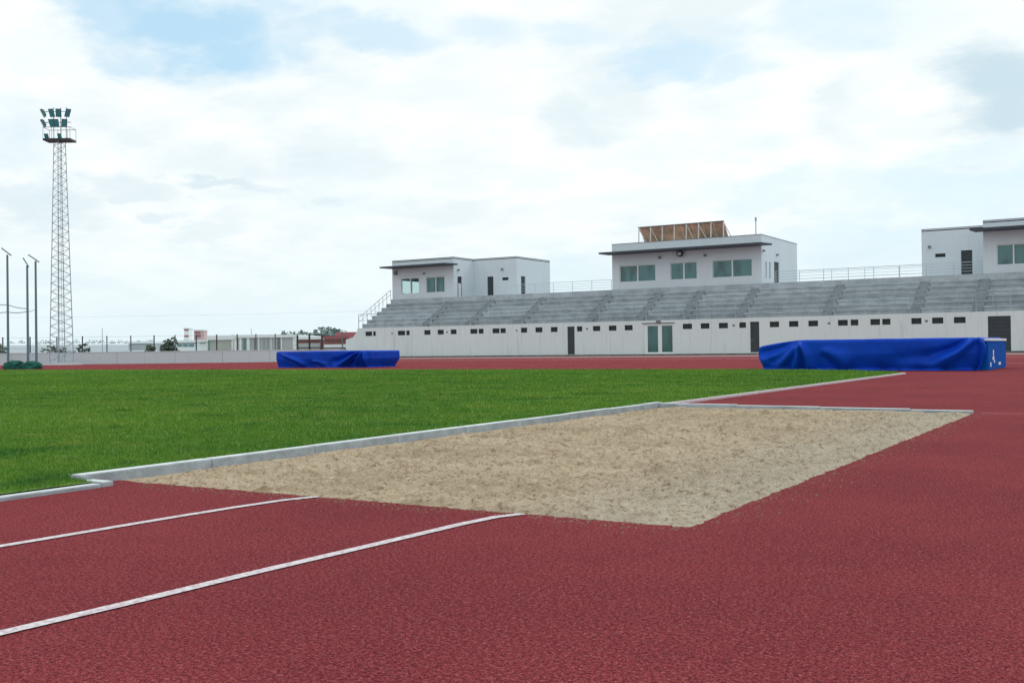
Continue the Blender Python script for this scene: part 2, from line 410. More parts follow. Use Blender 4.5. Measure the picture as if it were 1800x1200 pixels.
ln = MB()
def stripe(x0, x1, y0, y1, z=.004): ln_ = MB().quad((x0, y0, z), (x1, y0, z), (x1, y1, z), (x0, y1, z)); return obj('lane_line', ln_, 'line', kind='structure')
def lane(pts, w=.026):
    n = len(pts); m_ = MB(); L_ = []; R_ = []
    for i, (x, y) in enumerate(pts):
        x0_, y0_ = pts[max(0, i - 1)]; x1_, y1_ = pts[min(n - 1, i + 1)]; d_ = math.hypot(x1_ - x0_, y1_ - y0_); nx_, ny_ = (y1_ - y0_) / d_, -(x1_ - x0_) / d_
        L_.append((x - nx_ * w, y - ny_ * w, .004)); R_.append((x + nx_ * w, y + ny_ * w, .004))
    for i in range(n - 1): m_.quad(L_[i], R_[i], R_[i + 1], L_[i + 1])
    obj('lane_line', m_, 'line', kind='structure')
lane([(-3.96, -25), (-3.935, 1.6), (-3.925, 2.5), (-3.90, 2.95), (-3.88, 3.35), (-3.85, 3.7), (-3.81, 3.98), (-3.74, 4.16)])
lane([(-2.80, -25), (-2.72, .9), (-2.70, 1.73), (-2.675, 2.1), (-2.655, 2.6), (-2.625, 3.05), (-2.60, 3.45), (-2.58, 3.8), (-2.55, 4.02), (-2.49, 4.15)])
obj('lane_line', MB().box(-5.445, -5.375, 12.45, 27.9, .001, .034), 'line', kind='structure')
for k in range(8): stripe(-76, 40, 58 + 1.22 * k, 58.06 + 1.22 * k)
stripe(-6.5, 40, 42.9, 42.98)
stripe(PX1 + .08, 9, 12.33, 12.345)
ap = MB().quad((-80, 73, .003), (40, 73, .003), (40, 87.2, .003), (-80, 87.2, .003))
obj('apron', ap, mat('apron_tartan', (0.30, 0.17, 0.17), 0.9, (0.22, 0.14, 0.14), .3, .8), kind='structure')

# grass sheet
gr = MB()
gr.quad((-120, -30, .030), (-5.20, -30, .030), (-5.20, 3.90, .030), (-120, 3.90, .030))
gr.quad((-120, 3.901, .030), (GX, 3.901, .030), (GX, 27.9, .030), (-6.0, 29.0, .030), (-7.2, 30.3, .030), (-9.0, 31.2, .030), (-11.0, GY, .030), (-120, GY, .030))
obj('grass_field', gr, 'turf', kind='structure')

# --- grass blades, thinning out with distance
def blades(n, d0, d1, hgt, wid):
    out = []
    got = 0
    while got < n:
        m_ = n * 3
        dep = np.exp(rng.uniform(np.log(d0), np.log(d1), m_)) if d1 > d0 * 1.01 else np.full(m_, d0)
        tt = rng.uniform(-0.53, 0.53, m_)
        x = rt.x * tt * dep - math.sin(YAW) * dep; y = rt.y * tt * dep + math.cos(YAW) * dep
        ok = (y < np.interp(x, [-11.0, -9.0, -7.2, -6.0, GX], [GY, 31.2, 30.3, 29.0, 27.9])) & (((y < 3.90) & (x < -5.215)) | ((y >= 3.90) & (x < GX - .01))) & (y > 0)
        p = np.stack([x[ok], y[ok], dep[ok]], 1); out.append(p); got += len(p)
    P_ = np.concatenate(out)[:n]
    k = len(P_)
    sc = np.clip(P_[:, 2] / 6.0, .8, 5)
    h = hgt * rng.uniform(.5, 1.3, k) * (1 + .15 * sc); w = wid * sc * rng.uniform(.6, 1.4, k)
    a = rng.uniform(0, 2 * np.pi, k); ln_ = rng.uniform(.1, .9, k) * h; la = rng.uniform(0, 2 * np.pi, k)
    dx = np.cos(a) * w / 2; dy = np.sin(a) * w / 2
    b0 = np.stack([P_[:, 0] - dx, P_[:, 1] - dy, np.full(k, .028)], 1); b1 = np.stack([P_[:, 0] + dx, P_[:, 1] + dy, np.full(k, .028)], 1)
    mx = P_[:, 0] + np.cos(la) * ln_ * .35; my = P_[:, 1] + np.sin(la) * ln_ * .35
    m0 = np.stack([mx - dx * .8, my - dy * .8, .028 + h * .6], 1); m1 = np.stack([mx + dx * .8, my + dy * .8, .028 + h * .6], 1)
    tp = np.stack([P_[:, 0] + np.cos(la) * ln_, P_[:, 1] + np.sin(la) * ln_, h + .028], 1)
    V = np.stack([b0, b1, m1, m0, tp], 1).reshape(-1, 3)
    base = np.arange(k)[:, None] * 5
    tris = np.concatenate([base + [0, 1, 2], base + [0, 2, 3], base + [3, 2, 4]], 1).reshape(-1, 3)
    return V, tris
V, T = blades(430000, 4.6, 68, .021, .0032)
me = bpy.data.meshes.new('grass'); me.vertices.add(len(V)); me.vertices.foreach_set('co', V.astype(np.float32).ravel())
me.loops.add(T.size); me.loops.foreach_set('vertex_index', T.ravel().astype(np.int32))
me.polygons.add(len(T)); me.polygons.foreach_set('loop_start', np.arange(0, T.size, 3, dtype=np.int32))
me.update(calc_edges=True); me.materials.append(MT['grass'])
obj('grass', me, None, kind='stuff')

# ------------------------------------------------------------------ pit kerbs and sand
KZ = .062
kerb = thing('pit_kerb', None, None, kind='structure')
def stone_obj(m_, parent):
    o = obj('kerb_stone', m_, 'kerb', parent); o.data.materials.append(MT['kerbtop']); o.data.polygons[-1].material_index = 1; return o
def stone(x0, x1, y0, y1, z1=KZ):
    m_ = MB(); c = .006
    m_.box(x0, x1, y0, y1, -.1, z1 - c)
    i = len(m_.v) - 4
    m_.v += [(x0 + c, y0 + c, z1), (x1 - c, y0 + c, z1), (x0 + c, y1 - c, z1), (x1 - c, y1 - c, z1)]
    m_.f.pop(1 - 6)    # drop the box lid, add the bevelled lid
    a, b_, c_, d_ = i, i + 1, i + 2, i + 3; e = i + 4
    m_.f += [(a, b_, e + 1, e), (b_, d_, e + 3, e + 1), (d_, c_, e + 2, e + 3), (c_, a, e, e + 2), (e, e + 1, e + 3, e + 2)]
    return m_
y = 3.905
while y < PY1 + .1:
    y2 = min(y + 1.0, PY1 + .12)
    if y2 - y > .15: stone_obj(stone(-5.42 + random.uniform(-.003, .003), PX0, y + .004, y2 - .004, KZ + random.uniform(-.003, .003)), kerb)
    y = y2
x = PX0 + .002
while x < PX1:
    x2 = min(x + 1.0, PX1 + .02)
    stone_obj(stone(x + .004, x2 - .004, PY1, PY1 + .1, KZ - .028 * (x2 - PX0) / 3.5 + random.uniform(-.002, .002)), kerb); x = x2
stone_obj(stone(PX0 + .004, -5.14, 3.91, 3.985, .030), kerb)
# flush concrete edging between the runway and the lawn
edg = thing('runway_edging', None, None, kind='structure')
y = -24.0
while y < 3.9:
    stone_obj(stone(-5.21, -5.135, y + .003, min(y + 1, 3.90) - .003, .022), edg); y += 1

nx, ny = 260, 620
X = np.linspace(PX0, PX1 + .14, nx); Yv = np.linspace(PY0 - .14, PY1, ny)
V = np.zeros((nx * ny, 3)); k = 0
hills_ = [(random.uniform(PX0 + .3, PX1 - .3), random.uniform(4.6, 12), random.uniform(.10, .3), random.uniform(-.05, .035)) for _ in range(70)]
XX, YY = np.meshgrid(X, Yv, indexing='ij'); Z = np.zeros_like(XX)
for hx, hy, hr, hh in hills_:
    dd = ((XX - hx) ** 2 + ((YY - hy) * .8) ** 2) / hr ** 2
    Z += hh * np.exp(-dd) * .75 + np.where(hh < 0, .022, 0) * np.exp(-((np.sqrt(dd) - 1.25) ** 2) / .06)
Nz = np.zeros_like(XX)
for i in range(nx):
    for j in range(ny):
        p = Vector((X[i], Yv[j], 0))
        n_ = noise.fractal(p * 2.2, 1.0, 2.0, 3) * .018 + noise.fractal(p * 8, .5, 2.0, 4) * .024
        r_ = 1 - abs(noise.noise(p * 16 + Vector((5, 5, 0)))) * 2
        Nz[i, j] = n_ + .013 * r_
Z = Z + Nz + .004
e = np.minimum(PX1 + .14 - XX, YY - (PY0 - .14))
rag = np.vectorize(lambda a, c: noise.fractal(Vector((a * 9, c * 9, 3)), .6, 2.0, 4))(XX, YY)
Z = np.minimum(Z, .022 + .035 * (PY1 - YY)); Z = np.minimum(Z, .075)
fall = np.clip((e - .095 - rag * .014) / .06, 0, 1)
Z = np.where(fall < 1, -.012 + (np.clip(Z, .006, .018) + .012) * fall, np.maximum(Z, .003 * (e < .4)))
inr = np.minimum(XX - PX0, PY1 - YY); Z = np.where(inr < .3, np.minimum(Z, .004 + .03 * inr / .3 + .012 * np.sin(XX * 9) * np.sin(YY * 5)), Z) - .010 * np.clip(1 - inr / .2, 0, 1)
V = np.stack([XX, YY, Z], -1).reshape(-1, 3)
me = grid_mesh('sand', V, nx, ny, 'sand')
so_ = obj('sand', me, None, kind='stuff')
# crumbs of sand, toned dark to stand in for clump shadows, lying on the surface and kicked over the edges
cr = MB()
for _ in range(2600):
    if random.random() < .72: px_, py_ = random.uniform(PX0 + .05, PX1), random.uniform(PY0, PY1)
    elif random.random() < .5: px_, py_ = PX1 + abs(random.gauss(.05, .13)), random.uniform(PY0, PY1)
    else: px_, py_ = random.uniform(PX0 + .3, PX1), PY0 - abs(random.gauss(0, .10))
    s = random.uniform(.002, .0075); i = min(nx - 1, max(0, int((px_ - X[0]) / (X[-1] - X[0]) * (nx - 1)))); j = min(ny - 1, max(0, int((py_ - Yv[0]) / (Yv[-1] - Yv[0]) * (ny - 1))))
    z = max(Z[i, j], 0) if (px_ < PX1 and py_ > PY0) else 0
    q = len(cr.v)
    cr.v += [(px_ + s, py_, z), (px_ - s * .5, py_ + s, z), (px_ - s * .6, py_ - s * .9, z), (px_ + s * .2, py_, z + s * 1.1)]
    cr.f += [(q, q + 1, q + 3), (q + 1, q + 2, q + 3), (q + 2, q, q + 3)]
obj('sand_crumbs', cr, mat('shade_toned_sand', (0.24, 0.185, 0.12), .95, (0.40, 0.33, 0.23), 3, .8), kind='stuff')


# ------------------------------------------------------------------ walls with openings
def holed(m_, u0, u1, z0, z1, holes, P_, depth):
    """P_(u, z, d) -> point, d = distance behind the face"""
    us = sorted({u0, u1, *[h[0] for h in holes], *[h[1] for h in holes]}); zs = sorted({z0, z1, *[h[2] for h in holes], *[h[3] for h in holes]})
    for a, c in zip(us, us[1:]):
        for d_, e_ in zip(zs, zs[1:]):
            um, zm = (a + c) / 2, (d_ + e_) / 2
            if any(h[0] < um < h[1] and h[2] < zm < h[3] for h in holes): continue
            m_.quad(P_(a, d_, 0), P_(c, d_, 0), P_(c, e_, 0), P_(a, e_, 0))
    for h in holes:
        a, c, d_, e_ = h[:4]
        for (p, q) in (((a, d_), (c, d_)), ((c, d_), (c, e_)), ((c, e_), (a, e_)), ((a, e_), (a, d_))):
            m_.quad(P_(*p, 0), P_(*q, 0), P_(*q, depth), P_(*p, depth))


def fbox(P_, m_, u0, u1, z0, z1, d0, d1):
    a = [P_(u, z, d) for d in (d0, d1) for z in (z0, z1) for u in (u0, u1)]; i = len(m_.v); m_.v += a
    for f in ((0, 2, 3, 1), (4, 5, 7, 6), (0, 1, 5, 4), (2, 6, 7, 3), (0, 4, 6, 2), (1, 3, 7, 5)): m_.f.append(tuple(i + k for k in f))
    return m_


def window(parent, P_, u0, u1, z0, z1, depth=.16, fr=.05, mull=True, glass='glass', frame='frame', name='window', extra=()):
    f = MB(); d0, d1 = depth - .07, depth - .01
    for a, c, e_, g_ in ((u0, u1, z0, z0 + fr), (u0, u1, z1 - fr, z1), (u0, u0 + fr, z0 + fr, z1 - fr), (u1 - fr, u1, z0 + fr, z1 - fr)): fbox(P_, f, a, c, e_, g_, d0, d1)
    um = (u0 + u1) / 2
    if mull: fbox(P_, f, um - fr * 1.1, um + fr * 1.1, z0 + fr, z1 - fr, d0, d1)
    w = obj(name, f, frame, parent)
    if mull:
        for a, c in ((u0 + fr, um - fr * 1.1), (um + fr * 1.1, u1 - fr)): obj('pane', fbox(P_, MB(), a, c, z0 + fr, z1 - fr, depth - .045, depth - .03), glass, w)
    else: obj('pane', fbox(P_, MB(), u0 + fr, u1 - fr, z0 + fr, z1 - fr, depth - .045, depth - .03), glass, w)
    return w


def door(parent, P_, u0, u1, z0, z1, depth=.16, m_='door', label=None):
    d = obj('door', fbox(P_, MB(), u0, u1, z0, z1, depth - .05, depth), m_, parent)
    if label: d['label'] = label
    s = MB(); fbox(P_, s, u0 + .07, u0 + .11, z0 + 1.0, z0 + 1.04, depth - .11, depth - .05); fbox(P_, s, u0 + .07, u0 + .2, z0 + 1.0, z0 + 1.03, depth - .13, depth - .11)
    obj('handle', s, 'steel', d); return d


# ------------------------------------------------------------------ grandstand
FY, SX0, SX1 = 88.0, -73.2, -3.2
stand = thing('grandstand', 'long white grandstand with a row of small windows and grey concrete seating steps', 'grandstand', loc=(0, 0, 0))
FP = lambda u, z, d: (u, FY + d, z)
WN = [(-72.11, -71.18), (-71.06, -70.68), (-67.75, -66.78), (-66.64, -66.19), (-64.33, -63.53), (-62.64, -61.86), (-61.01, -60.28),
      (-58.62, -57.76), (-57.63, -57.02), (-55.98, -55.15), (-55.05, -54.42), (-52.69, -51.98), (-51.06, -50.27), (-49.36, -48.61),
      (-46.53, -45.95), (-44.84, -44.07), (-43.19, -42.4), (-41.57, -40.76), (-35.88, -34.99), (-34.19, -33.37), (-32.51, -31.68),
      (-30.66, -30.05), (-27.97, -27.16), (-26.31, -25.51), (-24.68, -23.87), (-22.24, -21.44), (-21.21, -20.6), (-19.65, -18.89),
      (-18.72, -18.08), (-16.49, -15.72), (-14.93, -14.1), (-13.33, -12.48)]
VN = [-68.5, -61.46, -53.17, -45.44, -31.16, -22.98, -15.35]
wz0, wz1 = 2.32, 2.80
holes = [(a, c, wz0, wz1) for a, c in WN] + [(x - .11, x + .11, 2.46, 2.62) for x in VN]
doors = [(-47.56, -46.78, .16, 2.8), (-29.69, -28.89, .2, 2.83)]
holes += doors + [(-39.65, -36.78, .18, 2.86), (-10.9, -9.3, .1, 2.8)]
fwm = MB(); holed(fwm, SX0, SX1, 0, 3.15, holes, FP, .17)
obj('front_wall', fwm, 'plaster', stand)
# body behind the openings and under the seating
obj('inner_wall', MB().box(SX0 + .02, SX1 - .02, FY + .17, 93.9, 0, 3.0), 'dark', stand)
end = MB()
prof = [(FY, 0), (FY, 3.15)]
for k in range(7): prof += [(FY + .84 * k, 3.15 + .46 * k), (FY + .84 * (k + 1), 3.15 + .46 * k)]
prof += [(93.9, 6.40), (106, 6.40), (106, 0)]
for X_ in (SX0 + .001, SX1 - .001): end.quad(*[(X_, p[0], p[1]) for p in prof])
end.quad((SX0, 106, 0), (SX1, 106, 0), (SX1, 106, 6.4), (SX0, 106, 6.4))
obj('wall_coping', MB().box(SX0 + .01, SX1 - .01, FY + .002, FY + .168, 3.04, 3.17), 'plaster', stand)
obj('end_wall', end, 'plaster', stand)
for a, c in WN: window(stand, FP, a, c, wz0, wz1, fr=.03, mull=(c - a > .7), glass='smallglass', frame='dark')
for x in VN: obj('vent', fbox(FP, MB(), x - .10, x + .10, 2.47, 2.61, .05, .08), 'lamp', stand)
for d_ in doors: door(stand, FP, *d_)
gd = obj('garage_door', fbox(FP, MB(), -10.9, -9.3, .1, 2.8, .10, .16), 'door', stand)
for k in range(9): obj('slat', fbox(FP, MB(), -10.86, -9.34, .13 + .295 * k, .13 + .295 * k + .27, .07, .10), 'door', gd)
fd = MB()
for a, c, e_, g_ in ((-39.65, -36.78, 2.68, 2.86), (-39.65, -39.3, .18, 2.68), (-38.28, -37.9, .18, 2.68), (-36.88, -36.78, .18, 2.68), (-39.3, -38.28, .18, .3), (-37.9, -36.88, .18, .3)):
    fbox(FP, fd, a, c, e_, g_, .05, .12)
gdo = obj('entrance_door', fd, 'frame', stand)
for a, c in ((-39.3, -38.28), (-37.9, -36.88)): obj('pane', fbox(FP, MB(), a, c, .3, 2.68, .08, .1), 'doorglass', gdo)
obj('lintel', MB().box(-39.8, -36.65, FY - .06, FY - .003, 2.88, 2.96), 'lamp', stand)
obj('wall_lamp', MB().box(-38.35, -38.0, FY - .22, FY - .003, 3.0, 3.16), 'lamp', stand)
obj('kerb_step', MB().box(SX0, SX1, FY - .75, FY - .003, 0, .13), 'plinth', stand)
wng = MB().box(-74.9, SX0 - .003, FY + .1, FY + 1.2, 0, 2.0)
wng.quad((-74.9, FY + .097, 2.0), (SX0, FY + .097, 2.0), (SX0, FY + .097, 3.0), (-73.9, FY + .097, 2.2))
obj('wing_wall', wng, 'plaster', stand)
# seating: every row is split at the stair aisles
AIS = [-64.8, -59.2, -53.1, -45.6, -40.4, -36.1, -30.9, -23.3, -16.3, -11.7]; aw = .4
edges = [SX0] + [e_ for a in AIS for e_ in (a - aw, a + aw)] + [SX1]
for k in range(7):
    y0, z = FY + .84 * k, 3.15 + .46 * k
    for s in range(0, len(edges), 2):
        a, c = edges[s] + .01, edges[s + 1] - .01
        m_ = MB(); dz = random.uniform(-.01, .01)
        m_.box(a, c, y0 + (.17 if k == 0 else 0), y0 + .84, z - .11 + dz, z + dz)
        if k > 0: m_.box(a, c, y0 + .06, y0 + .16, z - .47, z - .112 + dz)
        m_.box(a, c, y0 + (.2 if k == 0 else .05), y0 + .44, z + dz + .001, z + .04 + dz)
        obj('seating_step', m_, 'conc', stand)
for a in AIS:
    m_ = MB()
    for k in range(14): m_.box(a - aw, a + aw, FY + .17 + .42 * k - .3 * (k > 0), FY + .05 + .42 * (k + 1), 2.6 + .23 * k, 3.0 + .23 * k)
    obj('aisle_steps', m_, 'aisle', stand, kind='stuff')
obj('deck', MB().box(SX0, SX1, 93.93, 106, 6.16, 6.42), 'conc', stand)
obj('deck_edge', MB().box(SX0, SX1, 93.85, 93.92, 5.85, 6.45), 'conc', stand)


def railing(name, label, pts, zb, h, nbar, r=.022, spacing=2.0, m_='steel', group=None):
    root = thing(name, label, 'railing', group, loc=(pts[0][0], pts[0][1], pts[0][2]))
    o = Vector(root.location)
    for a, c in zip(pts, pts[1:]):
        a = Vector(a); c = Vector(c); L = (c - a).length; n = max(1, round(L / spacing))
        for k in range(n + 1):
            p = a + (c - a) * k / n - o
            obj('post', MB().bar(p, p + Vector((0, 0, h)), r * 1.15, 4), m_, root)
        for j in range(nbar):
            zz = Vector((0, 0, h * (1 - j / (nbar + .3))))
            obj('rail', MB().bar(a - o + zz, c - o + zz, r if j == 0 else r * .7, 4), m_, root)
    return root
railing('railing', 'grey railing with closely spaced posts along the lowest seating row of the grandstand', [(SX0 + .1, FY + .1, 3.15), (SX1 - .1, FY + .1, 3.15)], 0, 1.5, 2, .028, 1.2, 'steel')
railing('railing', 'sloping handrail down the stepped left end of the grandstand', [(SX0 + .05, FY + .2, 3.2), (SX0 + .05, 93.8, 6.4)], 0, 1.1, 2, .03, .85)
railing('railing', 'pale roof deck railing between the left and middle press boxes', [(-57, 94.5, 6.42), (-46, 94.5, 6.42)], 0, 1.08, 4, .022, 2.2, 'pale')
railing('railing', 'long pale roof deck railing between the middle and right press boxes', [(-29.4, 94.5, 6.42), (-12.1, 94.5, 6.42)], 0, 1.08, 4, .022, 2.2, 'pale')
railing('railing', 'rear deck railing seen against the sky right of the middle press box', [(-30.2, 104.8, 6.42), (-17.5, 104.8, 6.42)], 0, 1.7, 2, .022, 3, 'pale')

# ------------------------------------------------------------------ press boxes
BZ0, BZ1 = 6.42, 10.8
def canopy(parent, x0, x1, y0=92.3, y1=94.19):
    obj('canopy', MB().prism([(x0, y0), (x1 - .3, y0), (x1 + .15, y1), (x0 + .2, y1)], 9.9, 10.06), 'canopy', parent)
def lampbox(parent, x, z, y=94.2, s=.12, name='wall_lamp'):
    obj(name, MB().box(x - s, x + s, y - .22, y - .003, z - s, z + s), 'lamp', parent)
def roofing(parent, poly):
    obj('roof', MB().prism(poly, 10.62, 10.7), 'conc', parent)
    m_ = MB(); n = len(poly)
    for k in range(n):
        a = Vector((*poly[k], 0)); c = Vector((*poly[(k + 1) % n], 0)); d_ = (c - a).normalized(); nrm = Vector((d_.y, -d_.x, 0))
        p = [a + nrm * .02 - d_ * .02, c + nrm * .02 + d_ * .02, c - nrm * .2 - d_ * .2, a - nrm * .2 + d_ * .2]
        m_.prism([(q.x, q.y) for q in p], 10.8, 10.84)
    obj('coping', m_, 'lamp', parent)

# left press box: forward block and recessed block
pb = thing('press_box', 'white press box with thin dark canopy on the left end of the grandstand', 'press box', 'white press boxes on top of the grandstand')
Pf = lambda u, z, d: (u, 94.2 + d, z); Ps = lambda u, z, d: (-64.82 - d, u, z); Pb = lambda u, z, d: (u, 98.11 + d, z); Pr = lambda u, z, d: (-59.17 - d, u, z)
Pl = lambda u, z, d: (-73.2 + d, u, z)
w_ = MB()
holed(w_, -73.2, -64.82, BZ0, BZ1, [(-71.95, -69.5, 7.05, 8.76), (-68.5, -66.05, 7.05, 8.76)], Pf, .18)
holed(w_, 94.2, 98.11, BZ0, BZ1, [(94.95, 95.8, BZ0 + .01, 8.75)], Ps, .18)
holed(w_, -64.82, -59.17, BZ0, BZ1, [(-63.0, -62.2, BZ0 + .01, 8.78), (-61.05, -60.25, 8.28, 8.6)], Pb, .18)
holed(w_, 98.11, 105.5, BZ0, BZ1, [(99.0, 99.95, BZ0 + .01, 8.72)], Pr, .18)
holed(w_, 94.2, 105.5, BZ0, BZ1, [(95.7, 99.6, 7.2, 8.72)], Pl, .18)
w_.quad((-73.2, 105.5, BZ0), (-59.17, 105.5, BZ0), (-59.17, 105.5, BZ1), (-73.2, 105.5, BZ1))
obj('wall', w_, 'box', pb)
roofing(pb, [(-73.2, 94.2), (-64.82, 94.2), (-64.82, 98.11), (-59.17, 98.11), (-59.17, 105.5), (-73.2, 105.5)])
window(pb, Pf, -71.95, -69.5, 7.05, 8.76, .18, glass='clear'); window(pb, Pf, -68.5, -66.05, 7.05, 8.76, .18)
window(pb, Pl, 95.7, 99.6, 7.2, 8.72, .18, glass='clear')
door(pb, Ps, 94.95, 95.8, BZ0 + .01, 8.75, m_='dark')
obj('door_panel', fbox(Ps, MB(), 95.15, 95.62, BZ0 + .02, 8.0, .02, .06), 'frame', pb)
door(pb, Pb, -63.0, -62.2, BZ0 + .01, 8.78, m_='door'); door(pb, Pr, 99.0, 99.95, BZ0 + .01, 8.72)
window(pb, Pb, -61.05, -60.25, 8.28, 8.6, .14, .03, False, 'smallglass', 'dark')
obj('room_divider', MB().box(-68.9, -68.8, 94.5, 105.3, BZ0, 10.6), 'box', pb)
canopy(pb, -73.5, -64.4); lampbox(pb, -72.65, 9.43, s=.2, name='air_vent'); lampbox(pb, -68.73, 9.18, s=.08)
obj('wall_lamp', MB().box(-64.8, -64.6, 94.9, 95.1, 9.35, 9.5), 'lamp', pb); lampbox(pb, -61.0, 9.5, 98.11, .1)

# middle press box
pb = thing('press_box', 'wide white press box with three double windows in the middle of the grandstand roof', 'press box', 'white press boxes on top of the grandstand')
Pr2 = lambda u, z, d: (-30.62 - d, u, z)
W2 = [(-44.96, -41.15), (-39.59, -36.9), (-35.35, -31.53)]
w_ = MB(); holed(w_, -45.77, -30.62, BZ0, BZ1 + .15, [(a, c, 7.16, 8.8) for a, c in W2], Pf, .18)
holed(w_, 94.2, 105.5, BZ0, BZ1 + .15, [(95.35, 95.72, 7.0, 8.55), (96.45, 96.85, 7.0, 8.55), (97.95, 99.5, BZ0 + .01, 8.7)], Pr2, .18)
w_.quad((-45.77, 105.5, BZ0), (-30.62, 105.5, BZ0), (-30.62, 105.5, BZ1 + .15), (-45.77, 105.5, BZ1 + .15)); w_.quad((-45.77, 94.2, BZ0), (-45.77, 105.5, BZ0), (-45.77, 105.5, BZ1 + .15), (-45.77, 94.2, BZ1 + .15))
obj('wall', w_, 'box', pb)
m_ = MB()
for x0, x1, y0, y1 in ((-45.8, -30.59, 94.17, 94.4), (-45.8, -30.59, 105.3, 105.53), (-45.8, -45.57, 94.4, 105.3), (-30.82, -30.59, 94.4, 105.3)): m_.box(x0, x1, y0, y1, BZ1 + .15, BZ1 + .19)
obj('coping', m_, 'lamp', pb); obj('roof', MB().box(-45.6, -30.8, 94.4, 105.3, 10.6, 10.7), 'conc', pb)
for a, c in W2: window(pb, Pf, a, c, 7.16, 8.8, .18, fr=.06)
for a, c in ((95.35, 95.72), (96.45, 96.85)): window(pb, Pr2, a, c, 7.0, 8.55, .15, .03, False, 'smallglass', 'frame')
door(pb, Pr2, 97.95, 99.5, BZ0 + .01, 8.7, m_='door')
canopy(pb, -46.3, -29.75); lampbox(pb, -40.65, 9.37, s=.1); lampbox(pb, -36.02, 9.33, s=.1)
obj('wall_lamp', MB().box(-30.6, -30.4, 94.5, 94.7, 9.4, 9.55), 'lamp', pb); obj('wall_lamp', MB().box(-30.6, -30.4, 98.6, 98.8, 9.3, 9.45), 'lamp', pb)
fl = MB(); fl.bar((-38.42, 93.75, 9.62), (-38.42, 93.95, 9.66), .33, 16, .30); fl.bar((-38.42, 93.95, 9.66), (-38.42, 94.19, 9.66), .08, 8)
f_ = obj('floodlight', fl, 'dark', pb); obj('lens', MB().bar((-38.46, 93.73, 9.64), (-38.46, 93.748, 9.64), .2, 14), 'pale', f_)

# right press box (mirror of the left one)
pb = thing('press_box', 'white press box cut off by the right edge, its recessed wing holding a dark door', 'press box', 'white press boxes on top of the grandstand')
w_ = MB(); Pl3 = lambda u, z, d: (-11.92 + d, u, z); Pl4 = lambda u, z, d: (-17.42 + d, u, z)
holed(w_, -11.92, -3.5, BZ0, BZ1, [(-10.9, -8.45, 7.1, 8.76), (-7.0, -4.6, 7.1, 8.76)], Pf, .18)
holed(w_, -17.42, -11.92, BZ0, BZ1, [(-16.3, -15.46, 8.30, 8.62), (-14.2, -13.3, BZ0 + .01, 8.78)], Pb, .18)
holed(w_, 94.2, 98.11, BZ0, BZ1, [], Pl3, .1); holed(w_, 98.11, 105.5, BZ0, BZ1, [], Pl4, .1)
w_.quad((-17.42, 105.5, BZ0), (-3.5, 105.5, BZ0), (-3.5, 105.5, BZ1), (-17.42, 105.5, BZ1)); w_.quad((-3.5, 94.2, BZ0), (-3.5, 105.5, BZ0), (-3.5, 105.5, BZ1), (-3.5, 94.2, BZ1))
obj('wall', w_, 'box', pb)
roofing(pb, [(-17.42, 98.11), (-11.92, 98.11), (-11.92, 94.2), (-3.5, 94.2), (-3.5, 105.5), (-17.42, 105.5)])
window(pb, Pf, -10.9, -8.45, 7.1, 8.76, .18); window(pb, Pf, -7.0, -4.6, 7.1, 8.76, .18)
window(pb, Pb, -16.3, -15.46, 8.30, 8.62, .14, .03, False, 'smallglass', 'dark'); door(pb, Pb, -14.2, -13.3, BZ0 + .01, 8.78)
canopy(pb, -12.7, -3.0); lampbox(pb, -16.75, 9.25, 98.11, .1)

# rooftop rack and mast
rk = thing('solar_rack', 'tilted rooftop rack with brown undersides and white struts on the middle press box', 'solar rack', loc=(-38.9, 95.9, 10.7))
o = Vector(rk.location)
NP = 8; x0, x1 = -43.2, -34.5
for k in range(NP):
    a = x0 + (x1 - x0) * k / NP + .015; c = x0 + (x1 - x0) * (k + 1) / NP - .015
    T0, T1 = (95.15, 12.55), (96.5, 10.95)
    m_ = MB(); n_ = .04
    pts = [Vector(p) - o for p in ((a, *T0), (c, *T0), (c, *T1), (a, *T1))]; off = Vector((0, n_, n_))
    i = 0; m_.v = [tuple(p) for p in pts] + [tuple(p + off) for p in pts]; m_.f = [(0, 1, 2, 3), (7, 6, 5, 4), (0, 4, 5, 1), (1, 5, 6, 2), (2, 6, 7, 3), (3, 7, 4, 0)]
    obj('panel', m_, 'brown', rk)
for k in range(NP):
    xk = x0 + (x1 - x0) * k / (NP - 1); m_ = MB().bar(Vector((xk, 94.95, 10.7)) - o, Vector((xk, 95.05, 12.5)) - o, .06, 4); obj('strut', m_, 'beam', rk)
    if k in (0, 1, 4, 5, 7):
        obj('brace', MB().bar(Vector((xk, 95.05, 12.45)) - o, Vector((xk + .6, 95.6, 10.95)) - o, .05, 4), 'beam', rk)
obj('rail', MB().bar(Vector((x0 - .1, 95.05, 12.55)) - o, Vector((x1 + .05, 95.05, 12.55)) - o, .05, 4), 'lamp', rk)
mast = MB(); mast.bar((-32.03, 97, 10.6), (-32.03, 97, 12.75), .05, 6); mast.bar((-32.03, 97, 12.55), (-32.03, 97, 12.9), .10, 8)
mo = obj('antenna_mast', mast, 'steel'); mo['label'] = 'thin mast standing at the right of the middle press box roof'; mo['category'] = 'antenna'


